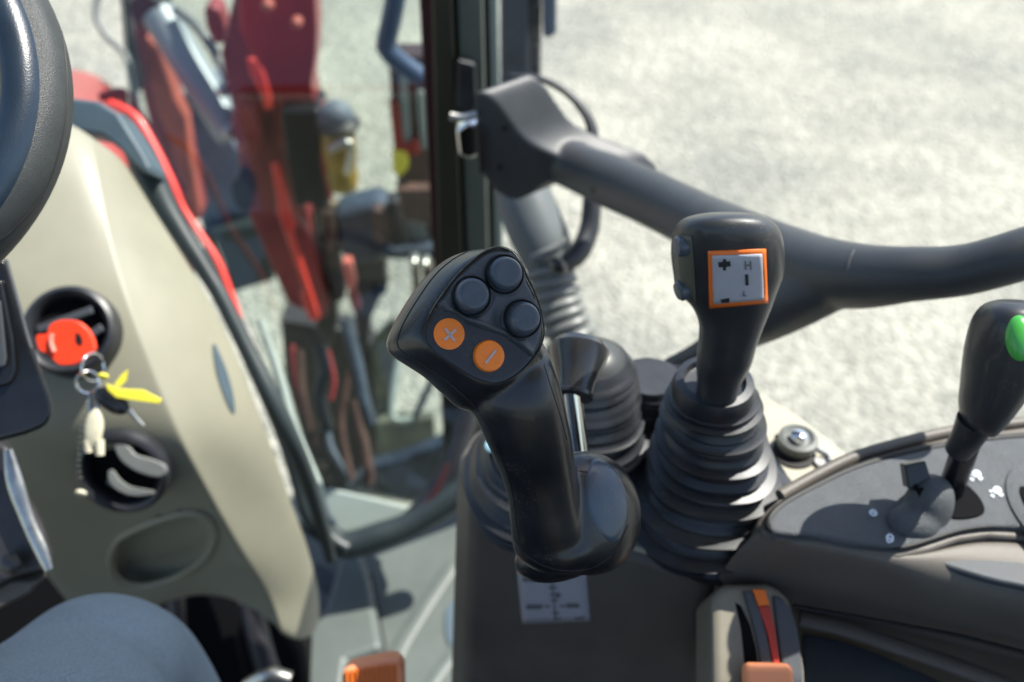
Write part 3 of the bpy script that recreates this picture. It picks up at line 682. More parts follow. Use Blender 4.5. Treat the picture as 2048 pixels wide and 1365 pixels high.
# ================================================================== THROTTLE QUADRANT
qn = (-FW * 0.75 + Z * 0.6).normalized(); q0 = P(1510, 1240, 0.60)
def Q(x, y, h=0.0): return PL(x, y, q0, qn) + qn * h
TQ = thing('throttle_quadrant', Q(1510, 1300, -0.05), 'beige throttle quadrant with a black slot and an orange stripe, its lower part coloured as shaded', 'quadrant')
mk('housing', *prism([Q(x, y, 0) for x, y in [(1425, 1480), (1423, 1200), (1432, 1178), (1455, 1167), (1535, 1166), (1562, 1176), (1582, 1200), (1600, 1262), (1612, 1340), (1618, 1480)]], -qn * 0.06), 'lip', TQ, bevel=0.006, bseg=4)
mk('dark_cheek', *prism([Q(x, y, 0.0022) for x, y in [(1543, 1190), (1562, 1196), (1580, 1218), (1596, 1270), (1604, 1340), (1608, 1480), (1566, 1480), (1562, 1340), (1553, 1270)]], -qn * 0.012), 'armrest', TQ, bevel=0.002)
def arc(x0s, m, nm, h, dep):
    return mk(nm, *prism([Q(x, y, h) for x, y in x0s], -qn * dep), m, TQ, bevel=0.0006, bseg=2)
arc([(1470, 1205), (1482, 1212), (1500, 1250), (1512, 1300), (1518, 1350), (1520, 1480), (1492, 1480), (1490, 1340), (1482, 1260)], 'black', 'slot', 0.0006, 0.004)
arc([(1485, 1182), (1502, 1186), (1520, 1230), (1535, 1290), (1545, 1350), (1548, 1480), (1526, 1480), (1523, 1350), (1513, 1285), (1497, 1222)], 'armrest', 'dark_rim', 0.0030, 0.005)
arc([(1503, 1180), (1528, 1181), (1537, 1212), (1514, 1214)], 'labelorange', 'stripe_end', 0.0034, 0.003)
arc([(1514, 1215), (1537, 1213), (1548, 1262), (1557, 1330), (1545, 1332), (1533, 1270)], 'stripeshade', 'stripe', 0.0034, 0.003)  # lower stripe, shade put into the darker red
KO = thing('throttle_lever', Q(1525, 1420, 0), 'flat orange throttle lever tip at the bottom edge, below the striped quadrant', 'lever')
mk('lever_tip', *prism([Q(x, y, 0.016) for x, y in [(1478, 1328), (1566, 1330), (1574, 1345), (1580, 1420), (1480, 1420)]], -qn * 0.012), mat('knob_orange', (0.85, 0.30, 0.13, 1), 0.5), KO, bevel=0.003)
mk('lever_arm', *tube([Q(1525, 1400, 0.008), Q(1510, 1400, -0.02)], 0.005, 12, 1), 'armrest', KO)
OK2 = thing('orange_knob', P(745, 1420, 0.72), 'ribbed orange lever knob at the bottom edge above the floor', 'knob')
kn0 = P(742, 1345, 0.72); kq = [(682, 1345), (700, 1336), (775, 1320), (795, 1322), (804, 1340), (806, 1440), (682, 1440)]
mk('knob_body', *prism([P(x, y, 0.72) for x, y in kq], FW * 0.025), mat('knob_orange2', (0.88, 0.32, 0.15, 1), 0.5), OK2, bevel=0.004)
for i in range(11):
    x = 694 + i * 9.7
    mk('rib', *tube([P(x, 1337 - (x - 694) * 0.13 + 4, 0.7185), P(x + 1, 1430, 0.7185)], 0.0010, 8, 1), 'orange', OK2)

# ================================================================== DASHBOARD
DB = thing('dashboard', P(300, 1200, 1.0), 'pale beige dashboard housing with two round vents and a slanted edge, left', 'dashboard')
# rows: y-ish; columns: left, mid, near ridge, ridge, face right, edge ; (x, y, depth)
rows = [
    [(-60, 205, .93), (60, 203, .94), (150, 240, .95), (185, 262, .955), (225, 290, .975), (256, 318, 1.00)],
    [(-60, 330, .90), (70, 330, .91), (160, 330, .92), (198, 360, .925), (250, 380, .95), (303, 400, 1.00)],
    [(-60, 480, .88), (70, 480, .89), (170, 480, .90), (222, 500, .905), (320, 515, .94), (395, 535, 1.00)],
    [(-60, 640, .865), (80, 640, .875), (200, 645, .885), (270, 650, .892), (375, 660, .93), (472, 670, 1.00)],
    [(-60, 800, .868), (90, 800, .877), (240, 805, .889), (335, 815, .897), (450, 820, .94), (530, 825, 1.01)],
    [(-60, 880, .883), (100, 885, .892), (270, 895, .903), (372, 900, .908), (480, 905, .965), (560, 910, 1.04)],
    [(-60, 980, .935), (120, 985, .944), (310, 1000, .956), (430, 1010, .958), (525, 1010, 1.035), (592, 1012, 1.09)],
    [(40, 1100, 1.08), (175, 1100, 1.075), (360, 1110, 1.06), (490, 1120, 1.03), (572, 1120, 1.10), (636, 1122, 1.16)],
    [(140, 1230, 1.18), (230, 1225, 1.17), (400, 1170, 1.13), (540, 1190, 1.11), (600, 1210, 1.16), (652, 1225, 1.22)],
    [(200, 1290, 1.22), (255, 1248, 1.20), (420, 1165, 1.14), (566, 1270, 1.14), (606, 1292, 1.18), (640, 1270, 1.22)],
]
rows2 = []
for r_ in rows:
    L_ = lambda a, b, t: tuple(p + (q_ - p) * t for p, q_ in zip(a, b))
    rows2.append([r_[0], r_[1], r_[2], L_(r_[3], r_[2], .12), r_[3], L_(r_[3], r_[4], .12), r_[4], r_[5]])
rows = rows2
dsh = mk('dash_shell', *grid([[P(*p) for p in r] for r in rows]), 'beige', DB, sub=3, solid=0.012)
TD = bvh(dsh)
mk('dash_cap', *prism([P(x, y, .985) for x, y in [(-80, 190), (140, 195), (195, 202), (235, 226), (262, 268), (285, 305), (302, 338), (292, 350), (268, 330), (240, 300), (205, 272), (150, 262), (-80, 300)]], FW * 0.05), 'dashcap', DB, bevel=0.006)
edge = [(235, 240), (275, 298), (300, 352), (338, 428), (408, 538), (440, 590), (490, 690), (545, 800), (583, 880), (616, 960), (644, 1050), (662, 1120)]
mk('dash_edge', *tube([P(x, y, 1.04 + max(0, y - 850) * 0.0005) for x, y in edge], [px(r, 1.04) for r in (20, 28, 30, 24, 18, 17, 17, 19, 19, 18, 16, 12)], 14, 6), 'dashedge', DB)
#mk('dash_ridge_light', *surfline(TD, [(178, 300), (200, 390), (222, 480), (250, 575), (290, 680), (330, 790)], 0.004, -0.0025, 8, 10), 'beige', DB)
# oval slot on the side face
sl_ = [(424, 690), (434, 706), (450, 745), (462, 790), (466, 825), (458, 818), (444, 786), (430, 740)]
pts = [cast(TD, x, y, 0.0015)[0] for x, y in cat(sl_, 4, True)]
mk('side_slot', *prism(pts, FW * 0.003), 'dashcap', DB)
# vents
def vent(x, y, d, rp, label, slats, push=0.012, tilt=0.0):
    c, n = cast(TD, x, y); dd = (c - CAMP).dot(FW) - push; d = dd; n = (-FW * 0.93 + Z * 0.2 + X * 0.12).normalized().lerp(Vector((0, -1, 0)), tilt).normalized(); r = px(rp, d)
    c = c + n * push
    vt = mk('air_vent', *lathe(c, n, [(r * 1.0, -0.03), (r * 1.0, 0.002), (r * 0.97, 0.007), (r * 0.88, 0.0095), (r * 0.79, 0.007), (r * 0.74, 0.001), (r * 0.73, -0.006)], 56, cap=False), 'rubber', DB, label=label)
    mk('vent_back', *lathe(c, n, [(r * 0.79, -0.004), (0.0001, -0.004)], 40, cap=False), 'black', vt)
    for s in slats:
        a, b, w_ = s
        pa = P(a[0], a[1], dd - 0.004); pb = P(b[0], b[1], dd - 0.004); ax = (pb - pa).normalized(); bb = n.cross(ax)
        mk('slat', *box((pa + pb) / 2 , (pb - pa) * 0.5, bb * px(w_, d), n * 0.002), 'armrest', vt, bevel=0.001)
    return c, n, r
vent(150, 667, .872, 92, 'upper round vent half hidden by the red key', [((75, 660), (185, 620), 8), ((150, 690), (205, 655), 8), ((110, 745), (185, 735), 7)])
c2, n2, r2 = vent(254, 930, .90, 92, 'lower round vent with a turned flap', [((215, 960), (262, 988), 7)], 0.010, 0.62)
fl = [(228, 893), (240, 886), (258, 895), (272, 910), (300, 918), (328, 930), (333, 945), (320, 955), (295, 952), (265, 940), (240, 920)]
mk('vent_flap', *prism([P(x, y, (c2 - CAMP).dot(FW) - 0.020) for x, y in cat(fl, 4, True)], FW * 0.004), 'grey', DB, bevel=0.002)
fl = [(216, 945), (224, 942), (240, 962), (262, 975), (300, 982), (306, 988), (270, 992), (238, 982), (220, 965)]
mk('vent_flap', *prism([P(x, y, (c2 - CAMP).dot(FW) - 0.019) for x, y in cat(fl, 4, True)], FW * 0.004), 'grey', DB, bevel=0.002)
# recessed oblong pocket below the vents
pk = cat([(232, 1085), (262, 1062), (330, 1035), (385, 1025), (420, 1042), (428, 1080), (405, 1120), (350, 1155), (280, 1172), (235, 1160), (220, 1125)], 5, True)
pc = [cast(TD, x, y, 0.001)[0] for x, y in pk]
mid = sum(pc, Vector()) / len(pc)
rings = [[p for p in [mid + (q - mid) * s + dn for q in pc]] for s, dn in ((1.06, FW * -0.0005), (1.02, FW * -0.003), (0.97, FW * -0.002), (0.90, FW * -0.0005), (0.6, FW * -0.0003))]
mk('pocket_rim', *loft(rings[:4], cap=False), 'beige', DB)
# a real recess: cut the shell then set a bowl behind it
def cut_shell(o, inside):
    me = o.data; off = wloc(o); bm = bmesh.new(); bm.from_mesh(me)
    dele = [fc_ for fc_ in bm.faces if inside(fc_.calc_center_median() + off)]
    bmesh.ops.delete(bm, geom=dele, context='FACES'); bm.to_mesh(me); bm.free()
def topx(p):
    v_ = p - CAMP; d = v_.dot(FW); return 1024 + v_.dot(X) / d * F, 682.5 - v_.dot(UPC) / d * F
pkp = pk
def inpoly(x, y, poly):
    r = False; j = len(poly) - 1
    for i in range(len(poly)):
        if (poly[i][1] > y) != (poly[j][1] > y) and x < (poly[j][0] - poly[i][0]) * (y - poly[i][1]) / (poly[j][1] - poly[i][1]) + poly[i][0]: r = not r
        j = i
    return r
cut_shell(dsh, lambda p: inpoly(*topx(p), pkp))
rings = [[mid + (q - mid) * s + dn for q in pc] for s, dn in ((1.05, FW * -0.001), (1.0, FW * 0.002), (0.95, FW * 0.012), (0.86, FW * 0.026), (0.65, FW * 0.034), (0.3, FW * 0.036))]
v, f = loft(rings, cap=False); n = len(pc); f.append(tuple((len(rings) - 1) * n + j for j in range(n)))
mk('pocket', v, f, 'beige', DB)
mk('pocket_lip', *tube(pc + pc[:1], 0.0035, 10, 1), 'beige', DB)
# black cavity and pedal box under the dash
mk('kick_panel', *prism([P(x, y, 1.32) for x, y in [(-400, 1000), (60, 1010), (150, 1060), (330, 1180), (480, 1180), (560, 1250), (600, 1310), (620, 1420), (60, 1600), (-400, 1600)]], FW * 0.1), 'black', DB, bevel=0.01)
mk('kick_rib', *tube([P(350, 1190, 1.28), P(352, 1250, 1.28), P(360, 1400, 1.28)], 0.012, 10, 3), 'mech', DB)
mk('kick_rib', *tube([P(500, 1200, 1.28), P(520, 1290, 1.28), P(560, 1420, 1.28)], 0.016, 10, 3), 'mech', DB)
mk('pedal_arm', *tube([P(495, 1375, 0.96), P(540, 1352, 0.95), P(580, 1360, 0.95)], 0.008, 10, 4), 'steel', DB)

# ================================================================== KEY AND KEYRING
KY = thing('ignition_key', P(110, 690, 0.80), 'red-orange ignition key with a round hole, in front of the upper vent', 'key')
kpts = cat([(72, 672), (92, 668), (100, 650), (120, 641), (148, 642), (170, 656), (184, 680), (186, 702), (170, 716), (150, 728), (120, 730), (104, 718), (95, 708), (78, 700)], 5, True)
mk('key_head', *prism([P(x, y, 0.795 + (x - 80) * 0.00005) for x, y in kpts], FW * 0.007), 'keyred', KY, bevel=0.0022)
mk('key_hole', *prism([P(x, y, 0.7985) for x, y in cat([(150, 668), (158, 668), (164, 680), (163, 690), (155, 690), (149, 680)], 4, True)], FW * 0.002), 'seam', KY)
mk('key_rib', *tube([P(104, 668, 0.794), P(102, 685, 0.794), P(108, 704, 0.794)], 0.0018, 8, 4), mat('key_pink', (0.9, 0.3, 0.22, 1), 0.4), KY)
mk('lock_barrel', *lathe(P(40, 692, 0.83), (-FW * .8 + X * .5), [(0.010, 0), (0.010, 0.02), (0.008, 0.024), (0.0001, 0.024)], 32), 'rubber', KY)
KR = thing('key_ring', P(190, 780, 0.795), 'chrome key ring with yellow tag, black fob and cream fob under the red key', 'keyring')
def torus(c, n, R_, r_, seg=32):
    a, b, _ = frame(n); pts = [c + a * math.cos(2 * math.pi * k / seg) * R_ + b * math.sin(2 * math.pi * k / seg) * R_ for k in range(seg + 1)]
    return tube(pts, r_, 8, 1)
mk('ring', *torus(P(186, 735, .79), (X * .9 - FW * .4), px(28, .79), 0.0009), 'chrome', KR)
mk('ring', *torus(P(176, 765, .79), (-FW * .8 + X * .7), px(22, .79), 0.0010), 'chrome', KR)
mk('black_fob', *ellipsoid(P(224, 802, .79), P(258, 822, .79) - P(224, 802, .79), P(214, 822, .79) - P(224, 802, .79), FW * 0.005), 'blackgloss', KR)
mk('key_blade', *tube([P(258, 822, .79), P(272, 838, .79), P(287, 853, .79)], [0.0028, 0.002, 0.0016], 8, 3), 'steel', KR)
mk('yellow_tag', *prism([P(x, y, .785) for x, y in [(212, 768), (240, 778), (285, 780), (324, 800), (318, 808), (270, 802), (232, 796), (214, 780)]], FW * 0.0015), 'yellow', KR, bevel=0.0005)
mk('yellow_tag', *prism([P(x, y, .787) for x, y in [(228, 770), (244, 748), (255, 740), (252, 762), (240, 774)]], FW * 0.0015), 'yellow', KR)
mk('yellow_bead', *ellipsoid(P(206, 753, .785), X * px(11, .785), Z * px(9, .785), FW * 0.004, 16, 8), 'yellow', KR)
mk('cream_fob', *ellipsoid(P(188, 858, .79), P(206, 862, .79) - P(188, 858, .79), P(182, 900, .79) - P(188, 858, .79), FW * 0.004, pw=0.8), 'cream', KR)
mk('cream_fob', *tube([P(176, 880, .79), P(178, 905, .79)], [0.004, 0.0035], 10, 3), 'cream', KR)
mk('cream_fob', *tube([P(198, 880, .79), P(200, 911, .79)], [0.004, 0.0035], 10, 3), 'cream', KR)
mk('fob_strap', *tube([P(184, 785, .79), P(188, 815, .79), P(190, 850, .79)], [0.002, 0.005, 0.004], 10, 4, flat=0.4), 'steel', KR)
for i in range(14):
    a = i / 13; mk('chain_bead', *ellipsoid(P(176 - 18 * math.sin(a * 2.2) , 795 + 150 * a + 10, .80), X * 0.0014, Z * 0.0014, FW * 0.0014, 8, 6), 'cream', KR)
mk('chain_ball', *ellipsoid(P(162, 987, .80), X * 0.0045, Z * 0.0045, FW * 0.0045, 14, 8), 'cream', KR)

# ================================================================== STEERING WHEEL
SW = thing('steering_wheel', P(-600, 190, 0.52), 'dark steering wheel rim with grained leather, cropped by the top left corner', 'steering wheel')
wp = []
for k in range(72):
    a = 2 * math.pi * k / 72
    wp.append(P(-642 + 718 * math.cos(a), 190 + 500 * math.sin(a), 0.50 - 0.02 * math.sin(a)))
def rim(pts, R_, seg=28):
    n = len(pts); ctr = sum(pts, Vector()) / n; rings = []
    for i in range(n):
        t = (pts[(i + 1) % n] - pts[i - 1]).normalized(); o_ = (pts[i] - ctr); o_ = (o_ - t * o_.dot(t)).normalized(); b = t.cross(o_)
        rings.append([pts[i] + o_ * math.cos(2 * math.pi * k / seg) * R_ + b * math.sin(2 * math.pi * k / seg) * R_ * 1.1 for k in range(seg)])
    v = [p for r in rings for p in r]; f = [(i * seg + j, i * seg + (j + 1) % seg, ((i + 1) % n) * seg + (j + 1) % seg, ((i + 1) % n) * seg + j) for i in range(n) for j in range(seg)]
    return v, f
rm = mk('rim', *rim(wp, px(66, .5)), 'leather', SW, sub=1); TR = bvh(rm)
# smooth thumb band on the inner front of the rim
inner = [p + (sum(wp, Vector()) / 72 - p).normalized() * 0.0015 - FW * 0.0095 for p in wp]
mk('rim_insert', *rim(inner, px(46, .5)), 'wheeltop', SW, sub=1)
mk('rim_seam', *surfline(TR, [(104, -20), (128, 90), (134, 190), (122, 290), (88, 385), (30, 455), (0, 480)], 0.0004, 0, 8), 'seam', SW)
mk('spoke', *tube([wp[0] + (wp[36] - wp[0]) * 0.25 + Vector((0, .0, 0.02)), (wp[0] + wp[36]) / 2], [0.014, 0.03], 14, 4), 'wheeltop', SW)
mk('hub', *lathe((wp[0] + wp[36]) / 2, FW, [(0.05, 0), (0.05, 0.03), (0.03, 0.05), (0.0001, 0.05)], 32), 'wheeltop', SW)

# ================================================================== STEERING COLUMN SHROUD
CS = thing('column_shroud', P(20, 900, 0.66), 'black glossy steering column housing at the left edge, below the wheel', 'column')
def rp(poly, d, th, m, nm, par, bev, seg=4): return mk(nm, *prism([P(x, y, d) for x, y in poly], (ray(-60, 640)) * th), m, par, bevel=bev, bseg=seg)
rp([(-150, 500), (8, 512), (20, 540), (48, 640), (80, 730), (104, 800), (108, 830), (92, 856), (50, 872), (-20, 890), (-150, 900)], .64, .05, 'blackgloss', 'housing', CS, 0.012)
for pts_, r_ in (([(-5, 520), (22, 600), (50, 700), (62, 760)], 6), ([(12, 520), (40, 620), (70, 730), (84, 790)], 4)):
    mk('gloss_stripe', *tube([P(x, y, .642) for x, y in pts_], px(r_, .64), 12, 5), 'armrest', CS)  # lighter grey tubes stand in for gloss stripes on the housing
rp([(-60, 540), (5, 560), (28, 680), (34, 740), (22, 770), (-60, 790)], .636, .01, 'blackgloss', 'switch_frame', CS, 0.003)
rp([(-60, 600), (2, 600), (14, 715), (10, 735), (-60, 745)], .632, .01, 'armrest', 'switch_face', CS, 0.002)
rp([(-150, 870), (0, 885), (22, 893), (40, 940), (60, 1000), (90, 1060), (108, 1110), (106, 1140), (88, 1152), (30, 1165), (-150, 1270)], .72, .05, 'mech', 'lower_housing', CS, 0.010)
mk('highlight_strip', *tube([P(16, 900, .712), P(30, 965, .712), P(55, 1040, .712), P(82, 1100, .712), P(98, 1140, .712)], [px(8, .71), px(16, .71), px(13, .71), px(13, .71), px(8, .71)], 14, 6, flat=0.5), 'steel', CS)  # steel strip stands in for a grey highlight on the housing
rp([(-150, 1150), (60, 1160), (98, 1150), (60, 1190), (-20, 1230), (-150, 1330)], .73, .04, 'brown', 'tilt_bracket', CS, 0.006)
mk('bolt', *lathe(P(22, 1128, .712), -FW, [(0.008, 0), (0.008, 0.003), (0.004, 0.005), (0.0001, 0.005)], 6), 'blackgloss', CS)

# ================================================================== PERSON (knee)
PS = thing('person', P(190, 1500, 0.8), 'person in blue-grey trousers, only a bent knee showing at bottom left', 'person')
knee = P(128, 1418, .63)
leg = [P(40, 2500, .33), P(60, 1900, .43), P(95, 1640, .50), P(118, 1490, .58), knee, knee + Vector((0.0, 0.055, -0.045)), knee + Vector((0.0, 0.075, -0.14)), knee + Vector((0, 0.05, -0.30)), knee + Vector((0, 0.03, -0.48))]
q = cat([tuple(p) + (r,) for p, r in zip(leg, [0.085, 0.080, 0.073, 0.066, 0.061, 0.056, 0.058, 0.054, 0.05])], 10)
rings = []; 
for i, a in enumerate(q):
    p = Vector(a[:3]); t = (Vector(q[min(i + 1, len(q) - 1)][:3]) - Vector(q[max(i - 1, 0)][:3])).normalized()
    sdir = (X - t * X.dot(t)).normalized(); b = t.cross(sdir); r = []
    for k in range(48):
        an = 2 * math.pi * k / 48; fold = 1 + 0.016 * math.sin(an * 2 + i * 0.23) + 0.012 * math.sin(i * 0.55 + an * 3)
        r.append(p + sdir * math.cos(an) * a[3] * fold + b * math.sin(an) * a[3] * 0.92 * fold)
    rings.append(r)
lg = mk('trouser_leg', *loft(rings), 'fabric', PS, sub=1, label='blue-grey twill trouser leg over the knee')

# ================================================================== CAB FLOOR AND WINDOW FRAME
ZF = -1.25
fl = [(560, 1200), (640, 1020), (690, 1060), (905, 985), (1100, 960), (1100, 1700), (300, 1700), (300, 1300)]
CF = mk('cab_floor', *prism([H(x, y, ZF) for x, y in [(480, 1120), (600, 1060), (690, 1085), (905, 1000), (1300, 900), (1300, 1900), (-100, 1900), (200, 1350)]], Z * -0.04), 'floor', kind='structure', bevel=0.006)
CF['label'] = 'grey-green sunlit cab floor between the dashboard and the pedestal'
def fbar(pts, r, m, nm, z=0.0, flat=0.22): return mk(nm, *tube([H(x, y, ZF + z) for x, y in pts], r, 10, 4, flat=flat), m, CF)
fbar([(905, 1128), (860, 1195), (808, 1278), (785, 1325), (740, 1400)], 0.012, 'floor', 'floor_rib', 0.002)
fbar([(920, 1290), (880, 1340), (840, 1400)], 0.010, 'floor', 'floor_rib', 0.002)
fbar([(735, 1150), (748, 1215), (765, 1310)], 0.008, 'seam', 'floor_slot', 0.0005, 0.2)
mk('floor_hole', *prism([H(x, y, ZF) + Z * 0.003 for x, y in cat([(624, 1140), (640, 1132), (668, 1152), (680, 1182), (670, 1192), (650, 1182), (634, 1165)], 4, True)], Z * -0.002), 'dashedge', CF)
mk('floor_hole', *prism([H(x, y, ZF) + Z * 0.003 for x, y in cat([(892, 1225), (905, 1205), (935, 1200), (935, 1310), (905, 1300), (892, 1270)], 4, True)], Z * -0.002), 'dashcap', CF)
mk('floor_step', *prism([H(x, y, ZF) + Z * 0.03 for x, y in [(575, 1310), (650, 1250), (690, 1110), (720, 1105), (745, 1180), (770, 1320), (700, 1345), (690, 1420), (560, 1420)]], Z * -0.035), 'floor', CF, bevel=0.012)

WF = thing('window_frame', H(690, 1075, ZF), 'dark rubber-edged lower corner frame of the front side window, beyond the floor', 'window frame')
def wt(pts, d, rads, m, nm, flat=1.0): return mk(nm, *tube([P(x, y, d) for x, y in pts], [px(r, d) for r in rads], 14, 6, flat=flat), m, WF)
wt([(520, 640), (545, 710), (566, 777), (584, 848), (614, 922), (634, 970), (650, 1025), (672, 1050)], 1.16, [6, 8, 10, 11, 11, 11, 10, 6], 'trim', 'light_trim')
wt([(400, 500), (500, 720), (560, 850), (596, 950), (620, 1030), (665, 1080), (695, 1098)], 1.22, [14, 14, 16, 18, 18, 16, 14], 'dashedge', 'rubber_seal')
wt([(600, 1042), (650, 1066), (692, 1090), (760, 1072), (830, 1045), (900, 1000), (960, 960)], 1.40, [16, 22, 28, 28, 26, 28, 28], 'dashedge', 'lower_seal')
wt([(820, 1050), (856, 1010), (890, 960), (915, 900), (945, 800)], 1.42, [26, 26, 24, 22, 20], 'rubber', 'corner_seal')
wt([(835, 1030), (870, 985), (895, 930)], 1.395, [5, 7, 5], 'pillarmaroon', 'red_seal_edge')
mk('sill', *prism([P(x, y, 1.42) for x, y in [(640, 1000), (655, 975), (700, 985), (722, 990), (845, 1020), (820, 1045), (760, 1070), (700, 1085), (655, 1055)]], (FW + Z * -0.3) * 0.05), 'trim', WF, bevel=0.005)
#GP = [(440, 540), (520, 610), (640, 440), (870, 440), (905, 560), (915, 880), (850, 1015), (700, 1000), (650, 1000), (560, 800)]
mk('pane', *prism([P(x, y, 1.45) for x, y in [(225, -200), (895, -200), (915, 500), (918, 880), (850, 1020), (700, 1005), (655, 1000), (560, 800), (430, 480), (260, 250)]], FW * 0.004), 'glass', WF, smooth=False)

# ================================================================== CAB PILLAR
CP = thing('cab_pillar', V(940, 980, 1.05), 'dark multi-layer upright cab pillar behind the joystick, upper centre', 'pillar')
def strip(xt0, xt1, xb0, xb1, m, nm, D, th, bev=0.003):
    yb = 960; k = (yb + 150) / 480.0; e = 150 / 480.0
    x0, x1 = xt0 - (xb0 - xt0) * e, xt1 - (xb1 - xt1) * e; x2, x3 = xb1 + (xb1 - xt1) * 1.0, xb0 + (xb0 - xt0) * 1.0
    mk(nm, *prism([V(x0, -150, D), V(x1, -150, D), V(x2, yb, D), V(x3, yb, D)], Vector((0, th, 0))), m, CP, bevel=bev)
strip(838, 872, 864, 884, 'pillarmaroon', 'maroon_edge', 1.12, 0.04)
strip(863, 905, 876, 924, 'pillarolive', 'olive_channel', 1.05, 0.04)
strip(900, 918, 920, 936, 'black', 'rubber_gap', 1.08, 0.04)
strip(913, 965, 932, 976, 'pillargrey', 'grey_post', 1.06, 0.03)
strip(960, 978, 974, 988, 'black', 'rubber_gap', 1.09, 0.04)
strip(974, 996, 986, 1006, 'trim', 'light_edge', 1.10, 0.03)
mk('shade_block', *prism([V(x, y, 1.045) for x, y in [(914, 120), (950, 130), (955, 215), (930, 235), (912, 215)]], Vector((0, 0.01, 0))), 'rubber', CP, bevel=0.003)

# ================================================================== DOOR HANDLE BAR
HB = thing('door_bar', P(1300, 400, .78), 'thick dark grey plastic door bar with a flared bracket, sweeping to the right edge', 'door handle')
Db = 0.86
br_px = [(946, 192), (960, 184), (985, 198), (1010, 228), (1042, 272), (1085, 300), (1140, 322), (1200, 345), (1230, 375), (1225, 410), (1180, 388), (1130, 360), (1090, 366), (1062, 386), (1032, 402), (1008, 396), (975, 372), (958, 330), (950, 260)]
fr = [V(x, y, Db) for x, y in cat(br_px, 3, True)]
br = prism(fr, Vector((0.050, 0.040, 0.0)))
bar = [(1100, 312, 1.005, 42), (1160, 338, .985, 45), (1220, 362, .95, 50), (1290, 392, .90, 52), (1390, 440, .83, 54), (1500, 486, .76, 57), (1620, 538, .70, 66), (1720, 553, .66, 62), (1820, 549, .63, 53), (1930, 540, .61, 49), (2048, 508, .59, 50), (2180, 465, .58, 50)]
bm_ = tube([P(x, y, d) for x, y, d, r in bar], [px(r * 1.07, d) for x, y, d, r in bar], 24, 6)
brn = [(1690, 560, .67, 50), (1610, 590, .695, 60), (1540, 630, .715, 52), (1470, 668, .73, 40), (1400, 708, .75, 26), (1330, 735, .77, 16)]
bn_ = tube([P(x, y, d) for x, y, d, r in brn], [px(r, d) for x, y, d, r in brn], 24, 6)
hb = mk('bar_body', *merge(br, bm_, bn_), 'bar', HB, remesh=0.0026, sm=7)
TB = bvh(hb)
for (x, y) in ((1010, 257), (1186, 381), (1000, 335)):
    p, n = cast(TB, x, y)
    if p: mk('screw', *lathe(p, n, [(0.0032, -0.001), (0.0032, 0.0004), (0.0001, 0.0005)], 14), 'seam', HB)
mk('bar_seam', *surfline(TB, [(1708, 500), (1699, 520), (1694, 545)], 0.0006), 'bar', HB)
mk('latch_plate', *prism([V(x, y, .87) for x, y in [(912, 262), (935, 245), (955, 250), (960, 310), (940, 320), (918, 312)]], Vector((0, 0.02, 0))), 'chrome', HB, bevel=0.003)
mk('latch_pin', *tube([V(900, 232, .86), V(925, 236, .86), V(955, 230, .86)], 0.004, 10, 3), 'steel', HB)
mk('latch_catch', *prism([V(x, y, .855) for x, y in [(952, 250), (972, 262), (974, 345), (958, 352)]], Vector((0, 0.02, 0))), 'seam', HB, bevel=0.002)
RS = mk('rubber_strap', *tube([P(1020, 152, 1.07), P(1080, 158, 1.07), P(1140, 190, 1.07), P(1180, 245, 1.07), P(1188, 310, 1.07), P(1184, 400, 1.07), P(1178, 460, 1.07), P(1155, 510, 1.06), P(1118, 535, 1.05)], [px(r, 1.07) for r in (5, 8, 10, 12, 16, 21, 23, 22, 16)], 14, 6, flat=0.8), 'rubber', label='black looped strap curving down behind the door bar bracket', cat='strap')

# ================================================================== EXHAUST / INTAKE STACK
EX = thing('exhaust_stack', V(1130, 700, 1.35), 'grey stack with a mesh-edged shield and a ribbed hose, right of the pillar', 'exhaust')
mk('shield', *prism([V(x, y, 1.35) for x, y in [(1000, -120), (1062, -120), (1062, 430), (1000, 430)]], Vector((0, .05, 0))), mat('shield_grey', (0.07, 0.08, 0.09, 1), 0.6, bump=0.6, bscale=120, var=0.2, vscale=30), EX, bevel=0.01)
mk('mesh_edge', *prism([V(x, y, 1.36) for x, y in [(1060, -120), (1084, -120), (1080, 430), (1060, 430)]], Vector((0, .04, 0))), mat('mesh', (0.12, 0.12, 0.11, 1), 0.5, bump=1.0, bscale=90, var=0.7, vscale=120), EX, bevel=0.004)
mk('clamp_block', *prism([V(x, y, 1.34) for x, y in [(1084, -100), (1114, -100), (1114, 70), (1100, 78), (1086, 78)]], Vector((0, .05, 0))), 'slate', EX, bevel=0.006)
mk('lower_body', *tube([P(1035, 360, 1.10), P(1060, 430, 1.10), P(1090, 500, 1.10), P(1110, 560, 1.10)], [px(r, 1.1) for r in (52, 58, 56, 44)], 24, 5), mat('stack_grey', (0.10, 0.115, 0.12, 1), 0.5, var=0.15, vscale=12), EX)
mk('collar', *tube([P(1062, 520, 1.06), P(1105, 500, 1.06), P(1135, 480, 1.06)], px(9, 1.06), 12, 4), 'grey', EX)
hp = cat([(1098, 545, 1.08), (1112, 600, 1.08), (1130, 650, 1.08), (1155, 710, 1.08)], 8)
mk('hose', *tube([P(*p) for p in hp], px(42, 1.08), 20, 1), 'grey', EX)
for i in range(8):
    t_ = i / 7 * (len(hp) - 2); a = Vector(hp[int(t_)]); b = Vector(hp[int(t_) + 1]); p = P(*(a.lerp(b, t_ % 1)))
    mk('hose_rib', *torus(p, (P(*b) - P(*a)), px(45, 1.08), 0.0048, 28), 'grey', EX)
mk('wing_screw', *ellipsoid(P(1116, 532, .97), P(1132, 545, .97) - P(1116, 532, .97), P(1108, 545, .97) - P(1116, 532, .97), FW * .012), 'blackgloss', EX)

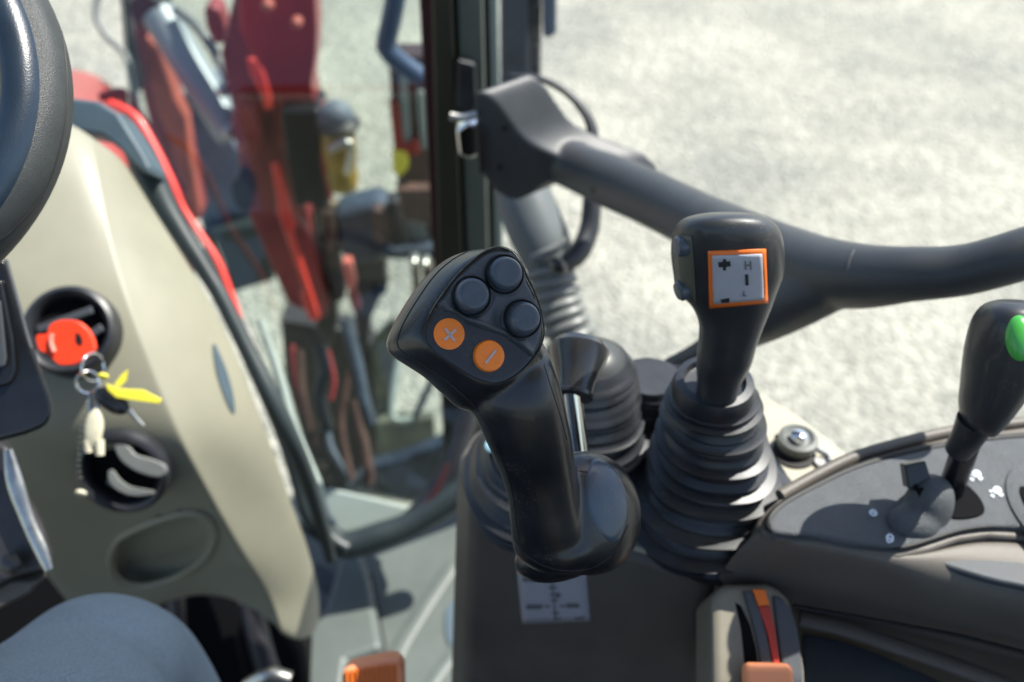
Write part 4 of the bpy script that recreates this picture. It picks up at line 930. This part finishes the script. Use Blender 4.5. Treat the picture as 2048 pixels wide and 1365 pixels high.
# ================================================================== LOADER AND TRACTOR FRONT (beyond the windscreen)
def slab(nm, pix, D, th, m, par=None, bev=0.01, **k): return mk(nm, *prism([V(x, y, D) for x, y in pix], Vector((0, th, 0))), m, par, bevel=bev, **k)
LM = thing('loader_mast', V(600, 640, 1.9), 'wide dark red loader mast with a bright edge and a black channel, behind the windscreen', 'loader mast')
slab('mast_plate', [(470, -100), (625, -100), (634, 60), (632, 110), (624, 170), (635, 230), (642, 290), (560, 300), (545, 205), (508, 120), (478, 60)], 1.9, 0.08, 'red', LM, 0.008)
slab('mast_side', [(470, -20), (508, 90), (545, 190), (578, 300), (618, 450), (652, 640), (575, 610), (500, 440), (478, 340), (462, 210), (440, 110)], 1.93, 0.08, 'darkred', LM, 0.008)
slab('mast_post', [(556, 220), (640, 220), (650, 330), (655, 420), (640, 430), (618, 410), (590, 420), (572, 330)], 1.86, 0.10, 'blackgloss', LM)
slab('mast_edge', [(640, 215), (652, 250), (665, 400), (658, 410), (642, 330)], 1.85, 0.05, 'red', LM, 0.004)
for a in ([(492, 118), (508, 118), (528, 150), (541, 200), (541, 222), (527, 222), (520, 190), (500, 150)], [(540, 330), (556, 330), (590, 455), (578, 485), (562, 450)], [(600, 590), (614, 578), (634, 630), (630, 645), (616, 640)], [(552, 420), (560, 400), (640, 640), (630, 648)]):
    slab('bright_edge', a, 1.84, 0.02, 'brightred', LM, 0.006)
for (x, y, r) in ((537, 8, 12), (595, 42, 11), (487, 290, 12)):
    mk('bolt', *lathe(V(x, y, 1.84), (0, -1, 0), [(px(r, 2), 0), (px(r, 2), .012), (px(r * .5, 2), .02), (.0001, .02)], 16), 'rust', LM)
mk('pivot_boss', *lathe(V(500, 250, 1.9), (0, -1, 0), [(.06, -.02), (.06, .03), (.05, .04), (.0001, .04)], 24, 0.5, 1.1), 'darkred', LM)
mk('pivot_boss', *lathe(V(490, 375, 1.85), (0, -1, 0), [(.035, -.02), (.035, .03), (.0001, .03)], 24, 0.6, 1.2), 'mech', LM)
L2 = thing('loader_boom', V(340, 440, 2.6), 'rust-red loader boom standing left of the mast, above the hood edge', 'loader boom')
slab('arm_plate', [(240, -120), (290, -120), (300, 60), (325, 130), (345, 200), (372, 290), (388, 380), (402, 440), (380, 450), (340, 380), (300, 260), (270, 130)], 2.6, 0.1, 'darkred', L2)
slab('arm_face', [(290, 70), (318, 100), (334, 150), (352, 200), (372, 240), (382, 330), (402, 430), (388, 445), (360, 360), (338, 280), (312, 220), (296, 150)], 2.55, 0.06, 'rust', L2)
slab('arm_rib', [(232, -120), (245, -120), (262, 80), (285, 180), (272, 190), (250, 100)], 2.5, 0.05, 'mech', L2)
HC = thing('hydraulic_cylinder', V(380, 150, 2.3), 'silver-blue hydraulic cylinder leaning between the red loader arms', 'cylinder')
mk('cylinder_tube', *tube([P(318, 30, 2.2), P(465, 270, 2.2)], [px(36, 2.2), px(34, 2.2)], 24, 1), mat('cyl_blue', (0.26, 0.29, 0.31, 1), 0.50, metal=0.4), HC)
mk('bleed_pipe', *tube([P(352, 20, 2.16), P(400, 60, 2.14), P(448, 140, 2.14), P(458, 170, 2.14)], px(11, 2.1), 12, 4), 'grey', HC)
mk('rod_end', *lathe(P(302, 10, 2.2), Vector((0, -1, 0)), [(px(32, 2.2), -.04), (px(32, 2.2), .04), (.0001, .04)], 24), 'mech', HC)
mk('fitting', *ellipsoid(P(447, 180, 2.1), X * px(14, 2.1), Z * px(14, 2.1), Vector((0, .02, 0)), 16, 8), 'steel', HC)
mk('fitting', *ellipsoid(P(458, 265, 2.1), X * px(13, 2.1), Z * px(13, 2.1), Vector((0, .02, 0)), 16, 8), 'steel', HC)
HS = mk('black_hose', *tube([P(258, -60, 2.3), P(205, -20, 2.3), P(192, 30, 2.3), P(215, 75, 2.3), P(250, 110, 2.3), P(268, 180, 2.3), P(275, 230, 2.3)], px(7, 2.3), 12, 6), 'grey', label='pale grey hydraulic hose looping left of the loader arm', cat='hose')
PN = mk('pivot_pin', *prism([V(x, y, 2.0) for x, y in [(405, 20), (420, 10), (440, 22), (450, 60), (448, 90), (428, 92), (412, 60)]], Vector((0, .06, 0))), 'darkred', bevel=0.01, label='dark red pin block above the pale ground between cylinder and mast', cat='pin')
HD = thing('tractor_hood', V(200, 230, 1.9), 'shiny red tractor hood curving away behind the dashboard', 'hood')
hr_ = [[(60, 150), (130, 128), (190, 140), (235, 170), (262, 215)], [(60, 190), (140, 190), (200, 200), (245, 222), (290, 280)], [(60, 260), (150, 255), (215, 250), (262, 275), (330, 360)], [(60, 330), (160, 330), (240, 330), (320, 400), (400, 480)], [(150, 500), (260, 500), (350, 520), (420, 560), (455, 600)]]
mk('hood_skin', *grid([[P(x, y, d + 0.05 * j) for j, (x, y) in enumerate(r)] for r, d in zip(hr_, (2.2, 1.9, 1.6, 1.45, 1.4))]), 'red', HD, sub=2, solid=0.01)
mk('hood_trim', *tube([P(x, y, 1.34) for x, y in [(219, 205), (269, 234), (308, 295), (345, 369), (370, 424), (432, 518), (462, 593), (480, 640)]], [px(r, 1.34) for r in (7, 10, 10, 9, 7, 8, 8, 5)], 12, 5), 'brightred', HD)
mk('hood_louvre', *tube([P(x, y, 1.5) for x, y in [(200, 195), (245, 190), (272, 225), (320, 300), (370, 385)]], [px(r, 1.5) for r in (8, 14, 12, 9, 6)], 12, 5), 'darkred', HD)
# slate panels stand in for shaded gravel beyond the dash
DW = thing('gravel_shade_panel', V(480, 600, 2.6), 'slate-grey panel standing in for shaded gravel between the red loader parts', 'panel')
slab('upper_gravel_shade', [(365, 185), (420, 200), (452, 260), (490, 330), (520, 450), (405, 475), (385, 330), (372, 260)], 2.75, 0.2, 'slate', DW, 0.01)
slab('lower_gravel_shade', [(400, 465), (520, 450), (545, 500), (548, 562), (450, 592), (425, 540)], 2.68, 0.2, 'dashedge', DW, 0.01)
# work lamp beside the mast
WL = thing('work_lamp', V(680, 360, 1.9), 'domed black and amber work lamp right of the loader mast', 'lamp')
c = V(672, 235, 1.85)
mk('dome', *ellipsoid(c, X * .038, Vector((0, .034, 0)), Z * .036), 'slate', WL)
mk('brim', *lathe(V(676, 246, 1.85), Z, [(.042, -.012), (.046, 0), (.034, .012)], 28), 'mech', WL)
mk('lens', *lathe(V(678, 290, 1.85), Z, [(.032, -.05), (.036, -.02), (.035, .02), (.03, .045)], 28), 'amber', WL)
mk('guard', *tube([V(660, 300, 1.78), V(690, 285, 1.78), V(702, 300, 1.78), V(694, 345, 1.80)], .009, 10, 4), 'steel', WL)
mk('foot', *lathe(V(684, 350, 1.85), Z, [(.03, -.03), (.035, 0), (.03, .03)], 24), 'amber', WL)
# bent blue handrail
mk('handrail', *tube([V(800, -120, 1.5), V(792, -10, 1.5), V(774, 80, 1.5), V(776, 100, 1.5), V(800, 125, 1.5), V(856, 165, 1.5)], px(20, 1.6), 20, 8), 'tube', label='bent blue steel handrail left of the cab pillar', cat='handrail')
# mirror strip: glass reflections of red and yellow built as coloured slabs
SP = thing('reflection_strip', V(820, 480, 1.6), 'narrow brown strip, red and yellow glass reflections built as panels, left of the cab pillar', 'reflection')
slab('reflection_body', [(775, 110), (860, 110), (880, 460), (800, 440), (788, 300)], 1.75, 0.06, 'brownmech', SP)
slab('reflection_gap', [(797, 158), (814, 158), (822, 290), (806, 290)], 1.74, 0.03, 'trim', SP, 0.003)
slab('reflection_gap', [(832, 182), (848, 184), (856, 300), (842, 300)], 1.74, 0.03, 'trim', SP, 0.003)
slab('red_reflection', [(778, 205), (796, 210), (806, 290), (834, 280), (840, 310), (790, 318)], 1.73, 0.03, 'red', SP, 0.003)
slab('yellow_reflection', [(784, 305), (812, 308), (816, 338), (800, 355), (786, 345)], 1.72, 0.03, 'yellow', SP, 0.003)
slab('pale_corner', [(790, 380), (880, 380), (880, 402), (800, 396)], 1.70, 0.03, 'brownmech', SP, 0.003)

# front axle and machinery seen low through the pane
AX = thing('front_axle', V(700, 700, 1.9), 'dark tangle of axle brackets, rods and hoses seen low through the side pane', 'axle')
def blob(pix, D, th, m, nm, bev=0.008): return slab(nm, pix, D, th, m, AX, bev)
M['brownlit'] = mat('brown_lit', (0.20, 0.15, 0.10, 1), 0.6, var=0.4, vscale=20)  # paler brown with sunlight put into the colour
M['olive'] = mat('olive_grey', (0.085, 0.09, 0.065, 1), 0.6, var=0.5, vscale=14)
M['navy'] = mat('navy_steel', (0.035, 0.05, 0.075, 1), 0.45, var=0.5, vscale=16)
blob([(588, 395), (632, 408), (640, 470), (662, 520), (676, 640), (664, 700), (632, 660), (612, 560), (596, 470)], 2.00, .06, 'blackgloss', 'channel')
blob([(632, 408), (668, 412), (672, 470), (680, 540), (690, 600), (670, 610), (650, 520)], 1.97, .05, 'mech', 'bracket')
blob([(640, 430), (666, 425), (672, 495), (655, 512)], 1.94, .03, 'brownmech', 'bracket_plate')
blob([(632, 402), (650, 400), (672, 410), (668, 426), (645, 424)], 1.92, .03, 'brownlit', 'bracket_lip')
blob([(664, 432), (720, 418), (760, 410), (790, 440), (786, 500), (760, 530), (700, 535), (672, 500)], 1.96, .10, 'navy', 'axle_housing', 0.02)
blob([(742, 420), (776, 424), (782, 470), (768, 500), (746, 490)], 1.93, .04, 'brownmech', 'housing_cap', 0.012)
blob([(772, 404), (796, 404), (822, 505), (790, 510)], 1.93, .05, 'mech', 'upright')
blob([(796, 400), (836, 408), (862, 500), (822, 506)], 1.95, .04, 'grey', 'pale_guard', 0.006)
blob([(836, 400), (890, 400), (895, 520), (864, 505)], 1.96, .04, 'mech', 'guard_edge')
blob([(755, 500), (870, 500), (884, 516), (868, 524), (772, 520)], 1.91, .05, 'navy', 'axle_beam')
blob([(683, 526), (702, 524), (712, 572), (706, 584), (694, 578)], 1.88, .03, mat('faded_red', (0.62, 0.16, 0.13, 1), 0.5), 'red_tab', 0.005)
blob([(694, 584), (708, 584), (722, 622), (706, 628)], 1.89, .03, 'darkred', 'red_tab_lower', 0.005)
blob([(700, 520), (770, 512), (774, 560), (764, 590), (742, 640), (736, 700), (716, 700), (706, 610)], 2.02, .05, 'mech', 'hanger')
blob([(740, 588), (760, 570), (776, 575), (770, 592), (748, 600)], 2.01, .05, 'black', 'hanger_toe')
mk('fitting', *ellipsoid(P(828, 518, 1.85), X * px(11, 1.85), Z * px(9, 1.85), Vector((0, .02, 0)), 16, 8), 'steel', AX)
mk('fitting', *ellipsoid(P(850, 522, 1.85), X * px(11, 1.85), Z * px(9, 1.85), Vector((0, .02, 0)), 16, 8), 'steel', AX)
blob([(822, 526), (836, 526), (842, 600), (826, 604)], 1.90, .03, 'brownlit', 'stay', 0.004)
blob([(842, 526), (862, 528), (872, 600), (852, 620)], 1.90, .03, 'brownmech', 'stay', 0.004)
# lower dense part
blob([(560, 640), (640, 655), (690, 660), (745, 690), (752, 800), (770, 850), (760, 965), (700, 985), (640, 990), (610, 900), (570, 760)], 2.15, .08, 'mech', 'back_plate')
for nm, m, pts, rr in (('rod', 'brownmech', [(598, 700), (604, 780), (622, 860), (626, 900)], 9), ('rod', 'darkred', [(584, 690), (592, 760), (610, 830)], 6), ('hose', 'navy', [(690, 640), (712, 720), (728, 800), (742, 850)], 13),
                        ('hose', 'brownmech', [(700, 740), (690, 790), (682, 850), (694, 920), (704, 960)], 8), ('rod', 'brownmech', [(706, 800), (722, 860), (736, 930), (738, 970)], 11), ('hose', 'slate', [(630, 800), (652, 850), (664, 900), (700, 955)], 7),
                        ('hose', 'blackgloss', [(640, 690), (650, 740), (640, 800), (655, 860)], 14), ('rod', 'darkred', [(655, 700), (668, 760), (662, 800)], 5)):
    mk(nm, *tube([P(x, y, 2.02) for x, y in pts], px(rr, 2.0), 12, 6), m, AX)
blob([(742, 690), (790, 640), (800, 700), (788, 760), (786, 850), (752, 850)], 2.10, .04, 'olive', 'olive_plate')  # olive slab, mottled by its material
blob([(752, 846), (800, 842), (868, 838), (872, 930), (800, 948), (748, 960)], 2.06, .04, 'olive', 'lower_plate')
mk('wire_loop', *tube([P(x, y, 1.9) for x, y in [(796, 722), (788, 770), (784, 830), (800, 842), (826, 838)]], px(7, 1.9), 12, 6), 'trim', AX)
mk('stay_rod', *tube([P(x, y, 1.9) for x, y in [(826, 842), (846, 800), (868, 750), (884, 700)]], px(7, 1.9), 12, 6), 'mech', AX)
blob([(690, 985), (735, 940), (820, 915), (905, 880), (912, 940), (860, 1015), (720, 992)], 1.55, .04, 'navy', 'fender_lip')
